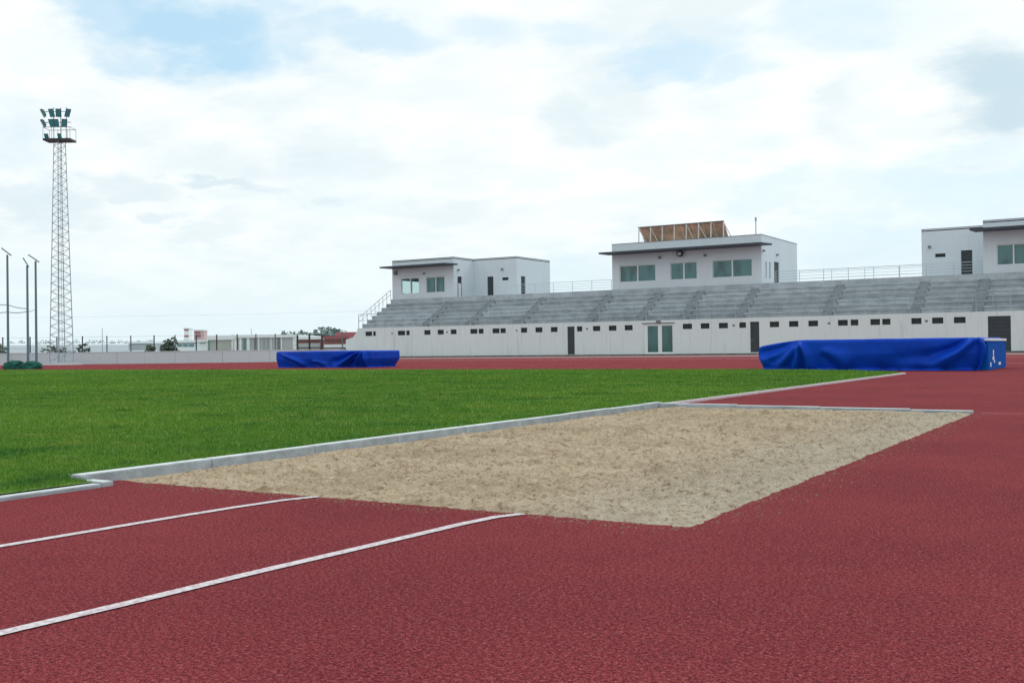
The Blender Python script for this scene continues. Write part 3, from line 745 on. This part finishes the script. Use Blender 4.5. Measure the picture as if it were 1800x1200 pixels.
# ------------------------------------------------------------------ tarpaulins over the landing mats
def tarp(name, label, x0, x1, y0, y1, hf, seed, amp=.07, folds=(), flap=None, group=None, res=.035, rc=.3):
    rc = rc; path = []
    def seg(a, c):
        L = math.dist(a, c); n = max(1, int(L / res))
        for k in range(n): path.append((a[0] + (c[0] - a[0]) * k / n, a[1] + (c[1] - a[1]) * k / n))
    def arc(cx_, cy_, a0):
        for k in range(12):
            a = a0 + math.pi / 2 * k / 12; path.append((cx_ + rc * math.cos(a), cy_ + rc * math.sin(a)))
    seg((x0 + rc, y0), (x1 - rc, y0)); arc(x1 - rc, y0 + rc, -math.pi / 2); seg((x1, y0 + rc), (x1, y1 - rc)); arc(x1 - rc, y1 - rc, 0)
    seg((x1 - rc, y1), (x0 + rc, y1)); arc(x0 + rc, y1 - rc, math.pi / 2); seg((x0, y1 - rc), (x0, y0 + rc)); arc(x0 + rc, y0 + rc, math.pi)
    n = len(path); nt_ = 34; ntop = 8
    cx_, cy_ = (x0 + x1) / 2, (y0 + y1) / 2
    s = 0.0; V = np.zeros((n * (nt_ + ntop), 3))
    for i in range(n):
        px_, py_ = path[i]; qx, qy = path[(i + 1) % n]; ox, oy = path[i - 1]
        tx, ty = qx - ox, qy - oy; L = math.hypot(tx, ty); nx_, ny_ = ty / L, -tx / L
        H_ = hf(px_, py_)
        for j in range(nt_):
            t_ = j / (nt_ - 1)
            P3 = Vector((px_, py_, 0)) * .9
            zz = t_ * H_
            w_ = noise.noise(Vector((px_ * 1.1 + zz * .5, py_ * 1.1 + seed, zz * .8)))
            f3 = noise.noise(Vector((px_ * 3.2 + zz * 2.0, py_ * 3.2 + seed, zz * 1.6)))
            d_ = w_ * .06 * (1 - .5 * t_) + f3 * .018
            if ny_ < -.5:
                for (xa, za, xb, zb, wd, am) in folds:
                    ux, uz = xb - xa, zb - za; LL = math.hypot(ux, uz); ux /= LL; uz /= LL
                    al = ((px_ - xa) * ux + (zz - za) * uz) / LL; sg = (px_ - xa) * uz - (zz - za) * ux
                    sg += .05 * math.sin(al * 3.1)
                    wj = wd * (.45 + .8 * max(0, min(1, al))); en = max(0, min(1, (al + .08) / .2)) * max(0, min(1, (1.12 - al) / .2))
                    d_ += 1.7 * am * en * (math.exp(-(sg / wj) ** 2) - .75 * math.exp(-((sg - wj * 1.5) / (wj * .8)) ** 2))
            flare = .12 * max(0, 1 - t_ / .10) ** 2 * (0.2 + abs(noise.noise(Vector((px_ * 2.3, py_ * 2.3, seed)))) * 2)
            rnd = -.09 * max(0, (t_ - .90) / .10) ** 2
            tuck = -.40 * max(0, .55 - t_) ** 1.3 * (1.0 + noise.noise(Vector((px_ * .7, seed, 5))))
            d_ += flare + rnd + tuck - .02
            z_ = H_ * t_ if t_ < .90 else H_ * (.90 + .10 * math.sin((t_ - .90) / .10 * math.pi / 2))
            z_ = max(z_, .008)
            if flap: d_ += flap(px_, py_, t_)
            V[i * (nt_ + ntop) + j] = (px_ + nx_ * d_, py_ + ny_ * d_, z_)
        ex, ey = V[i * (nt_ + ntop) + nt_ - 1][:2]
        for j in range(ntop):
            k = (j + 1) / ntop; lx, ly = ex + (cx_ - ex) * k * (.999), ey + (cy_ - ey) * k * .999
            V[i * (nt_ + ntop) + nt_ + j] = (lx, ly, hf(lx, ly) + .02 * noise.noise(Vector((lx * 1.5, ly * 1.5, seed))) * min(1, k * 3))
    o = obj(name, grid_mesh(name, V, n, nt_ + ntop, 'tarp', wrap=True), None, label=label, category='tarpaulin')
    if group: o['group'] = group
    return o


def h1(x, y):
    if x > -9.0: return .915
    t_ = min(1, (-9.0 - x) / 1.35); return .915 - .20 * t_ ** 1.3
fl1 = lambda x, y, t_: (.34 * max(0, 1 - t_ / .16) ** 2 * max(0, 1 - abs(x + 10.3) / .9) if y < 32.0 else 0)
folds1 = [(-9.05, .80, -10.1, .25, .16, .09), (-9.0, .78, -9.75, .05, .14, .10), (-8.98, .80, -9.25, .02, .12, .10), (-8.95, .80, -8.75, .02, .13, .10),
          (-8.3, .62, -7.6, .12, .22, .05), (-4.2, .86, -5.35, .04, .16, .09), (-4.75, .5, -6.2, .03, .20, .05), (-4.05, .88, -3.98, .02, .09, .06)]
folds2 = [(-35.5, .62, -34.0, .04, .13, .09), (-30.75, .74, -32.2, .03, .14, .14), (-30.6, .74, -31.2, .02, .10, .11), (-30.5, .74, -30.45, .02, .10, .10),
          (-33.6, .30, -32.7, .05, .12, .05)]
tarp('tarpaulin', 'large deep blue tarpaulin over the landing mat on the right, by the runway', -10.3, -3.95, 31.1, 35.4, h1, 3.3, .085, folds1, fl1, 'blue tarpaulins over landing mats', rc=.14)
tarp('tarpaulin', 'smaller blue tarpaulin cover beyond the lawn on the left, before the boundary wall', -36.0, -30.16, 37.1, 39.45, lambda x, y: .77, 11.7, .10, folds2, None, 'blue tarpaulins over landing mats', rc=.2)
lm = thing('landing_mat', 'lighter blue end of a landing mat with white top strip sticking out of the tarpaulin', 'mat', loc=(-4.2, 33.4, 0))
def rbox(x0, x1, y0, y1, z0, z1, r=.06):
    m_ = MB(); pts = []
    for cx_, cy_, a0 in ((x1 - r, y0 + r, -90), (x1 - r, y1 - r, 0), (x0 + r, y1 - r, 90), (x0 + r, y0 + r, 180)):
        for k in range(5): a = R(a0 + 22.5 * k); pts.append((cx_ + r * math.cos(a), cy_ + r * math.sin(a)))
    m_.prism(pts, z0, z1); return m_
obj('foam_block', rbox(-.9, .32, -2.0, 2.0, .02, .82), 'mat', lm)
obj('top_cover', rbox(-.9, .34, -2.05, 2.05, .82, .885, .12), 'white', lm)
obj('base_board', MB().box(-.85, .28, -2.0, 2.0, 0, .019), 'dark', lm)
for y0, z0, w, h in ((-1.2, .28, .35, .1), (-1.1, .40, .18, .16), (-.95, .2, .25, .07), (.1, .12, .5, .08), (-1.7, .1, .2, .12)):
    obj('print_mark', MB().box(.321, .324, y0, y0 + w, z0, z0 + h), 'white', lm)
for y_ in (-.6, .7): obj('strap', MB().box(.321, .326, y_, y_ + .05, .05, .8), 'tarp', lm)

# ------------------------------------------------------------------ throwing cage: poles and heaped net
def cage_pole(t_, dep, h, arm0, arm1, label):
    p = bearing(t_, dep); r_ = thing('cage_pole', label, 'pole', 'throwing cage poles', p)
    obj('post', MB().bar((0, 0, 0), (0, 0, h - .08), .07, 8, .055), 'pole', r_)
    f2 = Vector((-math.sin(YAW), math.cos(YAW), 0))
    a = rt * arm0[0] + f2 * arm0[1] + Vector((0, 0, h + arm0[2])); c = rt * arm1[0] + f2 * arm1[1] + Vector((0, 0, h + arm1[2]))
    obj('arm', MB().bar(a, c, .035, 6), 'pole', r_); obj('foot_plate', MB().box(-.2, .2, -.2, .2, 0, .04), 'pole', r_)
cage_pole(-.4788, 58.3, 6.4, (-.34, .05, .30), (.24, -.05, -.12), 'tallest cage pole, at the left edge of the picture')
cage_pole(-.4600, 57.8, 5.75, (-.24, .05, .34), (.11, -.05, -.16), 'shortest of the three cage poles, in the middle')
cage_pole(-.4520, 58.5, 6.05, (-.42, .05, .28), (.22, -.05, -.14), 'cage pole nearest to the floodlight tower')
cab = MB()
def cable(m_, pts, r, sag):
    for a, c in zip(pts, pts[1:]):
        a = Vector(a); c = Vector(c); pr = a
        for k in range(1, 9):
            u = k / 8; q = a + (c - a) * u - Vector((0, 0, sag * 4 * u * (1 - u))); m_.bar(pr, q, r, 4); pr = q
P1, P2, P3 = (bearing(-.4788, 58.3), bearing(-.46, 57.8), bearing(-.452, 58.5)); P0 = bearing(-.52, 60)
up_ = lambda p, z: (p[0], p[1], z)
cable(cab, [up_(P0, 3.8), up_(P1, 3.55), up_(P2, 3.3)], .022, .05); cable(cab, [up_(P0, 3.2), up_(P1, 3.15), up_(P2, 3.15), up_(P3, 3.35)], .022, .06)
co = obj('cage_rope', cab, 'steel'); co['label'] = 'pair of thin ropes strung between the throwing cage poles'; co['category'] = 'rope'
def heap(t_, dep, w, h, seed, label):
    c = bearing(t_, dep); nu, nv = 40, 16; V = []
    for i in range(nu):
        a = 2 * math.pi * i / nu
        for j in range(nv):
            v = j / (nv - 1); r_ = math.cos(v * math.pi / 2) ** .6
            q = Vector((math.cos(a) * 2.2, math.sin(a) * 2.2, v * 2 + seed))
            k = 1 + .28 * noise.fractal(q, 1, 2, 3)
            V.append((w / 2 * r_ * math.cos(a) * k * .98 + c[0], w / 2 * r_ * math.sin(a) * k * .98 + c[1], h * math.sin(v * math.pi / 2) ** .8 * (1 + .25 * noise.noise(q * 2))))
    o = obj('folded_net', grid_mesh('folded_net', V, nu, nv, 'net', wrap=True), None, label=label, category='net', group='green net heaps')
heap(-.4725, 57.0, 1.15, .42, 1.0, 'dark green heap of folded net at the foot of the tallest cage pole')
heap(-.4565, 56.8, 1.15, .38, 5.0, 'green heap of folded net between the two right cage poles')

# ------------------------------------------------------------------ floodlight tower
tw = thing('floodlight_tower', 'tall lattice floodlight tower with platform and rows of lamps at the left', 'floodlight tower', loc=bearing(-.428, 77))
HT = 16.35; ca = R(45) - YAW * 0
def corner(k, z):
    w = .84 + (.40 - .84) * z / HT; a = R(38 + 90 * k); q = rt * math.cos(a) * w + Vector((-math.sin(YAW), math.cos(YAW), 0)) * math.sin(a) * w
    # turned so that two legs line up near the middle
    a2 = R(8 + 90 * k); q = rt * math.cos(a2) * w + Vector((-math.sin(YAW), math.cos(YAW), 0)) * math.sin(a2) * w
    return Vector((q.x, q.y, z))
for k in range(4): obj('leg', MB().bar(corner(k, 0), corner(k, HT), .036, 5, .028), 'steel', tw)
NS = 52
for k in range(4):
    for i in range(NS):
        z0, z1 = HT * i / NS, HT * (i + 1) / NS
        a, c = (corner(k, z0), corner((k + 1) % 4, z1)) if (i + k) % 2 else (corner((k + 1) % 4, z0), corner(k, z1))
        obj('brace', MB().bar(a, c, .016, 4), 'steel', tw)
obj('foot', MB().box(-1, 1, -1, 1, 0, .12), 'wallc', tw)
la = MB()
for a_ in (-.17, .05): la.bar(rt * a_ + Vector((0, 0, .1)), rt * a_ * .7 + Vector((0, 0, HT)), .02, 4)
for k in range(54): la.bar(rt * -.17 + Vector((0, 0, .3 + .3 * k)), rt * .05 + Vector((0, 0, .3 + .3 * k)), .010, 3)
obj('ladder', la, 'steel', tw)
f2 = Vector((-math.sin(YAW), math.cos(YAW), 0))
def L(a, d_, z): q = rt * a + f2 * d_; return Vector((q.x, q.y, z))
pm = MB()
pts = [L(-1.0, -.55, 0), L(1.0, -.55, 0), L(1.0, .55, 0), L(-1.0, .55, 0)]; pm.prism([(p.x, p.y) for p in pts], HT, HT + .14)
obj('platform', pm, 'dark', tw)
for a in (-.98, -.35, .35, .98):
    for d_ in (-.53, .53): obj('rail_post', MB().bar(L(a, d_, HT + .14), L(a, d_, HT + .95), .02, 4), 'steel', tw)
for d_ in (-.53, .53): obj('rail', MB().bar(L(-.99, d_, HT + .95), L(.99, d_, HT + .95), .022, 4), 'steel', tw)
for a in (-.98, .98): obj('rail', MB().bar(L(a, -.53, HT + .95), L(a, .53, HT + .95), .022, 4), 'steel', tw)
for a in (-.42, .1, .5): obj('lamp_post', MB().bar(L(a, 0, HT + .14), L(a, 0, HT + 2.5), .03, 5), 'steel', tw)
for z in (1.4, 2.2): obj('cross_arm', MB().bar(L(-1.05, 0, HT + z), L(.85, 0, HT + z), .028, 5), 'steel', tw)
def flood(a, z, yaw, s=1.15):
    n = Vector((math.sin(yaw), 0, 0)); c = L(a, -.18, HT + z)
    r_ = rt * math.cos(yaw) + f2 * math.sin(yaw); fwd = (-f2 * math.cos(yaw) + rt * math.sin(yaw)); fwd = (fwd - Vector((0, 0, .55))).normalized(); u_ = r_.cross(fwd)
    m_ = MB(); w, h, d_ = .17 * s, .27 * s, .15
    for dd, k in ((0, .6), (d_, 1)):
        for sx, sz in ((-1, -1), (1, -1), (1, 1), (-1, 1)): m_.v.append(tuple(c + fwd * dd + r_ * sx * w * k + u_ * sz * h * k))
    m_.f = [(3, 2, 1, 0), (4, 5, 6, 7), (0, 1, 5, 4), (1, 2, 6, 5), (2, 3, 7, 6), (3, 0, 4, 7)]
    o = obj('floodlight', m_, 'flood', tw)
    le = MB(); q = [tuple(c + fwd * (d_ + .004) + r_ * sx * w * .82 + u_ * sz * h * .86) for sx, sz in ((-1, -1), (1, -1), (1, 1), (-1, 1))]; le.quad(*q)
    obj('lens', le, 'floodlens', o)
MT['floodlens'] = mat('floodlight_lens', (0.08, 0.30, 0.38), 0.2)
MT['flood'] = mat('floodlight_housing', (0.04, 0.13, 0.18), 0.4)
for a, yw in ((-1.0, -.8), (-.42, -.15), (.02, .35), (.62, .9)): flood(a, 2.1, yw)
for a, yw in ((-1.0, -.8), (-.42, -.2), (-.12, .1), (.42, .5)): flood(a, 1.35, yw)
for a in (-.82, .14): flood(a, .36, 0, .9)

# ------------------------------------------------------------------ boundary wall and fence
bw = thing('boundary_wall', 'low pale concrete wall beyond the left side of the track', 'wall')
pts = [Vector(bearing(t_, 79.3)) for t_ in (-.62, -.52, -.43, -.32, -.23, -.165)] + [Vector((-60.5, 66.5, 0)), Vector((-67, 78, 0)), Vector((-74.9, 88.0, 0))]
for a, c in zip(pts, pts[1:]):
    n = max(1, round((c - a).length / 4))
    for k in range(n):
        p = a + (c - a) * k / n; q = a + (c - a) * (k + 1) / n; d_ = (q - p).normalized(); nn = Vector((-d_.y, d_.x, 0)) * .1
        p = p + d_ * .01; q = q - d_ * .01
        obj('wall_panel', MB().prism([tuple((p - nn).xy), tuple((q - nn).xy), tuple((q + nn).xy), tuple((p + nn).xy)], 0, .87), 'wallc', bw)
        p -= d_ * .01; q += d_ * .01
        nn *= 1.25; obj('coping', MB().prism([tuple((p - nn).xy), tuple((q - nn).xy), tuple((q + nn).xy), tuple((p + nn).xy)], .872, .92), 'wallc', bw)
fe = thing('wire_fence', 'wire fence with thin dark posts on top of the low boundary wall', 'fence')
pp = []
for x_ in (-60, -45, 5, 53, 100, 145, 188, 230, 271, 308, 345, 381, 417, 450, 484, 602):
    p = Vector(bearing((x_ - 900) / 1850, 79.3)); pp.append(p)
    obj('post', MB().bar(p + Vector((0, 0, .9)), p + Vector((0, 0, 2.12)), .05, 5), 'dark' if x_ % 2 else 'lamp', fe)
for z in (1.25, 1.65, 2.05):
    m_ = MB()
    for a, c in zip(pp, pp[1:]): m_.bar(a + Vector((0, 0, z)), c + Vector((0, 0, z)), .008, 3)
    obj('wire', m_, 'steel', fe)
ga = thing('gate_frame', 'dark gate frame of three thick posts on the wall beside the brick building', 'gate')
gp = [Vector(bearing((x_ - 900) / 1850, 79.0)) for x_ in (523, 544, 566)]
for p in gp: obj('post', MB().bar(p + Vector((0, 0, .9)), p + Vector((0, 0, 2.0)), .075, 5), 'dark', ga)
obj('rail', MB().bar(gp[0] + Vector((0, 0, 1.03)), gp[2] + Vector((0, 0, 1.03)), .045, 4), 'dark', ga)

# ------------------------------------------------------------------ land and buildings beyond the wall
def horizon(px): return 613 - .0125 * (px - 900)
def hz_z(px, py, dep): return EYE + (horizon(px) - py) / 1850 * dep

hl = []; nu, nv = 90, 14
for i in range(nu):
    t_ = -1.3 + 1.35 * i / (nu - 1)
    for j in range(nv):
        dep = 130 + 470 * (j / (nv - 1)); k = j / (nv - 1)
        z = 6.6 * (k ** .8) * (1 + .10 * noise.fractal(Vector((t_ * 9, 0, 2)), 1, 2, 4)) - .3 + noise.noise(Vector((t_ * 30, k * 5, 0))) * .5 * k
        hl.append(bearing(t_, dep, z))
ho = obj('hill', grid_mesh('hill', hl, nu, nv, 'hill'), None, kind='structure')
hb = []
for i in range(nu):
    t_ = -1.3 + 1.35 * i / (nu - 1)
    for j in range(3): hb.append(bearing(t_, 600 + 200 * j, [6.6, 3, -2][j] * (1 + .10 * noise.fractal(Vector((t_ * 9, 0, 2)), 1, 2, 4)) - .3 * (j == 0)))
obj('hill', grid_mesh('hill', hb, nu, 3, 'hill'), None, kind='structure')


def crown(t_, dep, z0, w, h, m_='leaf', n=90, trunk=True, label='', name='bush', group=None, cat='bush', flat=.6):
    c = bearing(t_, dep, z0); r_ = thing(name, label, cat, group, c); mb_ = MB()
    for _ in range(n):
        a = random.uniform(0, 6.283); rr = random.random() ** .5 * w / 2; zz = h * (1 - (rr / (w / 2)) ** 2) ** .5 * random.random() * 1.0
        p = Vector((rr * math.cos(a), rr * math.sin(a), max(.02, zz))); s = random.uniform(.10, .22) * h
        v = [Vector((random.gauss(0, 1), random.gauss(0, 1), random.gauss(0, .7))).normalized() * s for _ in range(4)]
        i = len(mb_.v); mb_.v += [tuple(p + q) for q in v]; mb_.f += [(i, i + 1, i + 2), (i, i + 2, i + 3), (i + 1, i + 2, i + 3)]
    obj('foliage', mb_, m_, r_)
    if trunk:
        for k in range(2): obj('stem', MB().bar((.1 * k, 0, -.3), (.2 * k - .1, .1, h * .6), .04 * h, 5, .02 * h), 'bark', r_)
def px(x_): return (x_ - 900) / 1850
ORD = 'first second third fourth fifth sixth seventh eighth ninth tenth eleventh twelfth thirteenth fourteenth'.split()
# bushes just over the wall
for x_, w, h, z, lb in ((95, 2.9, .55, 1.0, 'low dark green bush behind the wall at the foot of the floodlight tower'), (146, 1.6, .6, 1.0, 'small low dark bush behind the wall around a fence post'),
                       (264, .9, .5, 1.0, 'tiny dark bush behind the wall left of the grey green bushes'), (291, 1.1, 1.05, .9, 'grey green bush, left one of the pair before the low white house'), (302, .8, 1.15, .9, 'darker grey green bush, right one of the pair beside a fence post'),
                       (2, 1.2, .7, .9, 'small dark bush behind the wall at the left edge of the picture')):
    crown(px(x_), 86, z - .75, w, h + .75, 'leaf', 140, True, lb, group='bushes behind the boundary wall')
for k, (x_, s) in enumerate(((20, 1.0), (38, 1.2), (74, 2.4), (90, 1.3), (118, 1.2), (133, 1.5), (163, 2.2), (178, 1.2), (197, 1.4), (211, 1.2), (222, .9), (243, 1), (252, 1), (264, 1.9))):
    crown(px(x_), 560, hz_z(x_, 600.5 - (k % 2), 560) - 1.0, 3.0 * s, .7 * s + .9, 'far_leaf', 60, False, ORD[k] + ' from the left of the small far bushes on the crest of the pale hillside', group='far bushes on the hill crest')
# dark trees behind the warehouses
for k, (x_, y_, w, h) in enumerate(((500, 585, 9, 1.6), (519, 584.5, 10, 2.0), (532, 584, 9, 1.6), (552, 583, 8, 1.6), (566, 581.5, 9, 2.4), (579, 581, 9, 2.6), (592, 581, 9, 2.4))):
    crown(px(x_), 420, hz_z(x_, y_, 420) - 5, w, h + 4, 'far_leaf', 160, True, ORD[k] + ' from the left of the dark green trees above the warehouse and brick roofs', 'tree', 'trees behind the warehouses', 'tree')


def shed(name, label, cat, x0, x1, ytop, dep, depth_m, wall_m, roof_m, roof_h=.5, bands=(), cols=(), ybase=None):
    """box building square to the sight line, given by its facade edges"""
    t0, t1 = px(x0), px(x1); ztop = hz_z((x0 + x1) / 2, ytop, dep); o = Vector(bearing((t0 + t1) / 2, dep)); r_ = thing(name, label, cat, None, tuple(o))
    w = (t1 - t0) * dep / 2
    def Lb(a, d_): q = rt * a + f2 * d_; return (q.x, q.y)
    obj('wall', MB().prism([Lb(-w, 0), Lb(w, 0), Lb(w, depth_m), Lb(-w, depth_m)], 0, ztop - roof_h), wall_m, r_)
    obj('roof', MB().prism([Lb(-w - .15, -.25), Lb(w + .15, -.25), Lb(w + .15, depth_m), Lb(-w - .15, depth_m)], ztop - roof_h + .002, ztop), roof_m, r_)
    for (nm, a, c, ya, yb, mm) in bands:
        ta, tc_ = (px(a) - (t0 + t1) / 2) * dep, (px(c) - (t0 + t1) / 2) * dep
        za, zb = hz_z((a + c) / 2, yb, dep), hz_z((a + c) / 2, ya, dep)
        obj(nm, MB().prism([Lb(ta, -.10), Lb(tc_, -.10), Lb(tc_, -.003), Lb(ta, -.003)], max(0.0, za), zb), mm, r_)
    return r_
shed('low_house', 'long low white building on the pale land right of the floodlight tower', 'building', 226, 270, 600, 230, 10, 'shedg', 'shedw', .45, [('window_band', 228, 268, 603.2, 604.6, 'lamp')])
shed('low_house', 'flat white building with a dark strip under its roof behind the grey green bushes', 'building', 309, 348, 598, 150, 9, 'shedw', 'shedw', .35, [('eaves', 310, 347, 601, 603.5, 'dark'), ('window', 312, 320, 605, 609, 'teal'), ('window', 322, 330, 605, 609, 'teal'), ('window', 332, 341, 605, 609, 'teal')])
shed('white_hut', 'small white hut with grey window joined between low building and cream hall', 'building', 348.5, 363, 597, 145, 8, 'shedw', 'shedw', .3, [('window', 351, 361, 600, 604, 'shedg')])
shed('cream_hall', 'cream sided hall with white roof band behind a brown fence post', 'building', 366, 408, 590, 140, 14, 'cream', 'shedw', .55, [('fascia', 366, 408, 592, 596.5, 'shedw'), ('corner_column', 366, 368, 596.5, 617, 'teal'), ('corner_column', 407, 410.5, 588, 617, 'shedw')])
wb = shed('warehouse', 'long pale warehouse with white roof and ribbed grey wall panels', 'building', 411.5, 520, 588.5, 135, 18, 'shedg', 'shedw', .35,
          [('column', a, a + w_, 592, 617, m__) for a, w_, m__ in ((412, 6, 'shedw'), (421, 4, 'shedw'), (428, 4, 'teal'), (434, 5, 'shedw'), (447, 3.5, 'lamp'), (454, 2, 'shedw'), (463, 1.2, 'steel'), (470, 1.2, 'steel'), (476, 1.5, 'shedw'), (488, 3.5, 'lamp'), (494, 2, 'shedw'), (515, 5, 'shedw'))])
shed('brick_house', 'small brick building with white base seen through the dark gate frame', 'building', 522, 562, 592, 125, 8, 'brick', 'shedw', .3, [('base', 522, 562, 603, 616, 'shedg')])
shed('brick_house', 'dark red brick building with long red roof beside the grandstand end', 'building', 570, 612, 590.5, 118, 8, 'brick', 'red', .3, [('base', 570, 612, 605, 610, 'shedw'), ('plinth', 570, 612, 610, 613, 'lamp')])
shed('red_roof_house', 'low red and violet roofed house at the end of the grandstand', 'building', 592, 640, 583.5, 190, 9, 'pinkw', 'red', .7)
def tower_(name, label, x0, x1, y0, y1, dep, bands):
    shed(name, label, 'tower', x0, x1, y0, dep, 3, 'pinkw' if name == 'brick_tower' else 'shedw', 'shedw', .3, bands)
tower_('water_tower', 'slim white tower with two dark red bands behind the low white house', 324, 332, 576, 594, 260, [('band', 324, 332, 577, 581, 'red'), ('band', 324, 332, 589, 592, 'red'), ('base', 323, 333, 594, 620, 'shedw')])
tower_('brick_tower', 'short faded red and white tower right of the slim banded tower', 341, 358, 579, 596, 250, [('band', 343, 352, 583, 586, 'red'), ('band', 345, 353, 588, 592, 'red')])
for x_, y0, dep, lb in ((180, 577, 150, 'thin pole behind the boundary wall right of the floodlight tower'), (442, 577, 140, 'thin mast rising over the long pale warehouse')):
    p = bearing(px(x_), dep); o = obj('utility_pole', MB().bar(p, (p[0], p[1], hz_z(x_, y0, dep)), .07, 5, .04), 'steel'); o['label'] = lb; o['category'] = 'pole'
pl = MB(); a = bearing(px(-300), 170, 7.0); c = bearing(px(760), 170, 7.3)
cable(pl, [a, c], .010, .35)
o = obj('power_line', pl, 'steel'); o['label'] = 'faint power cable low in the sky between tower and grandstand'; o['category'] = 'cable'
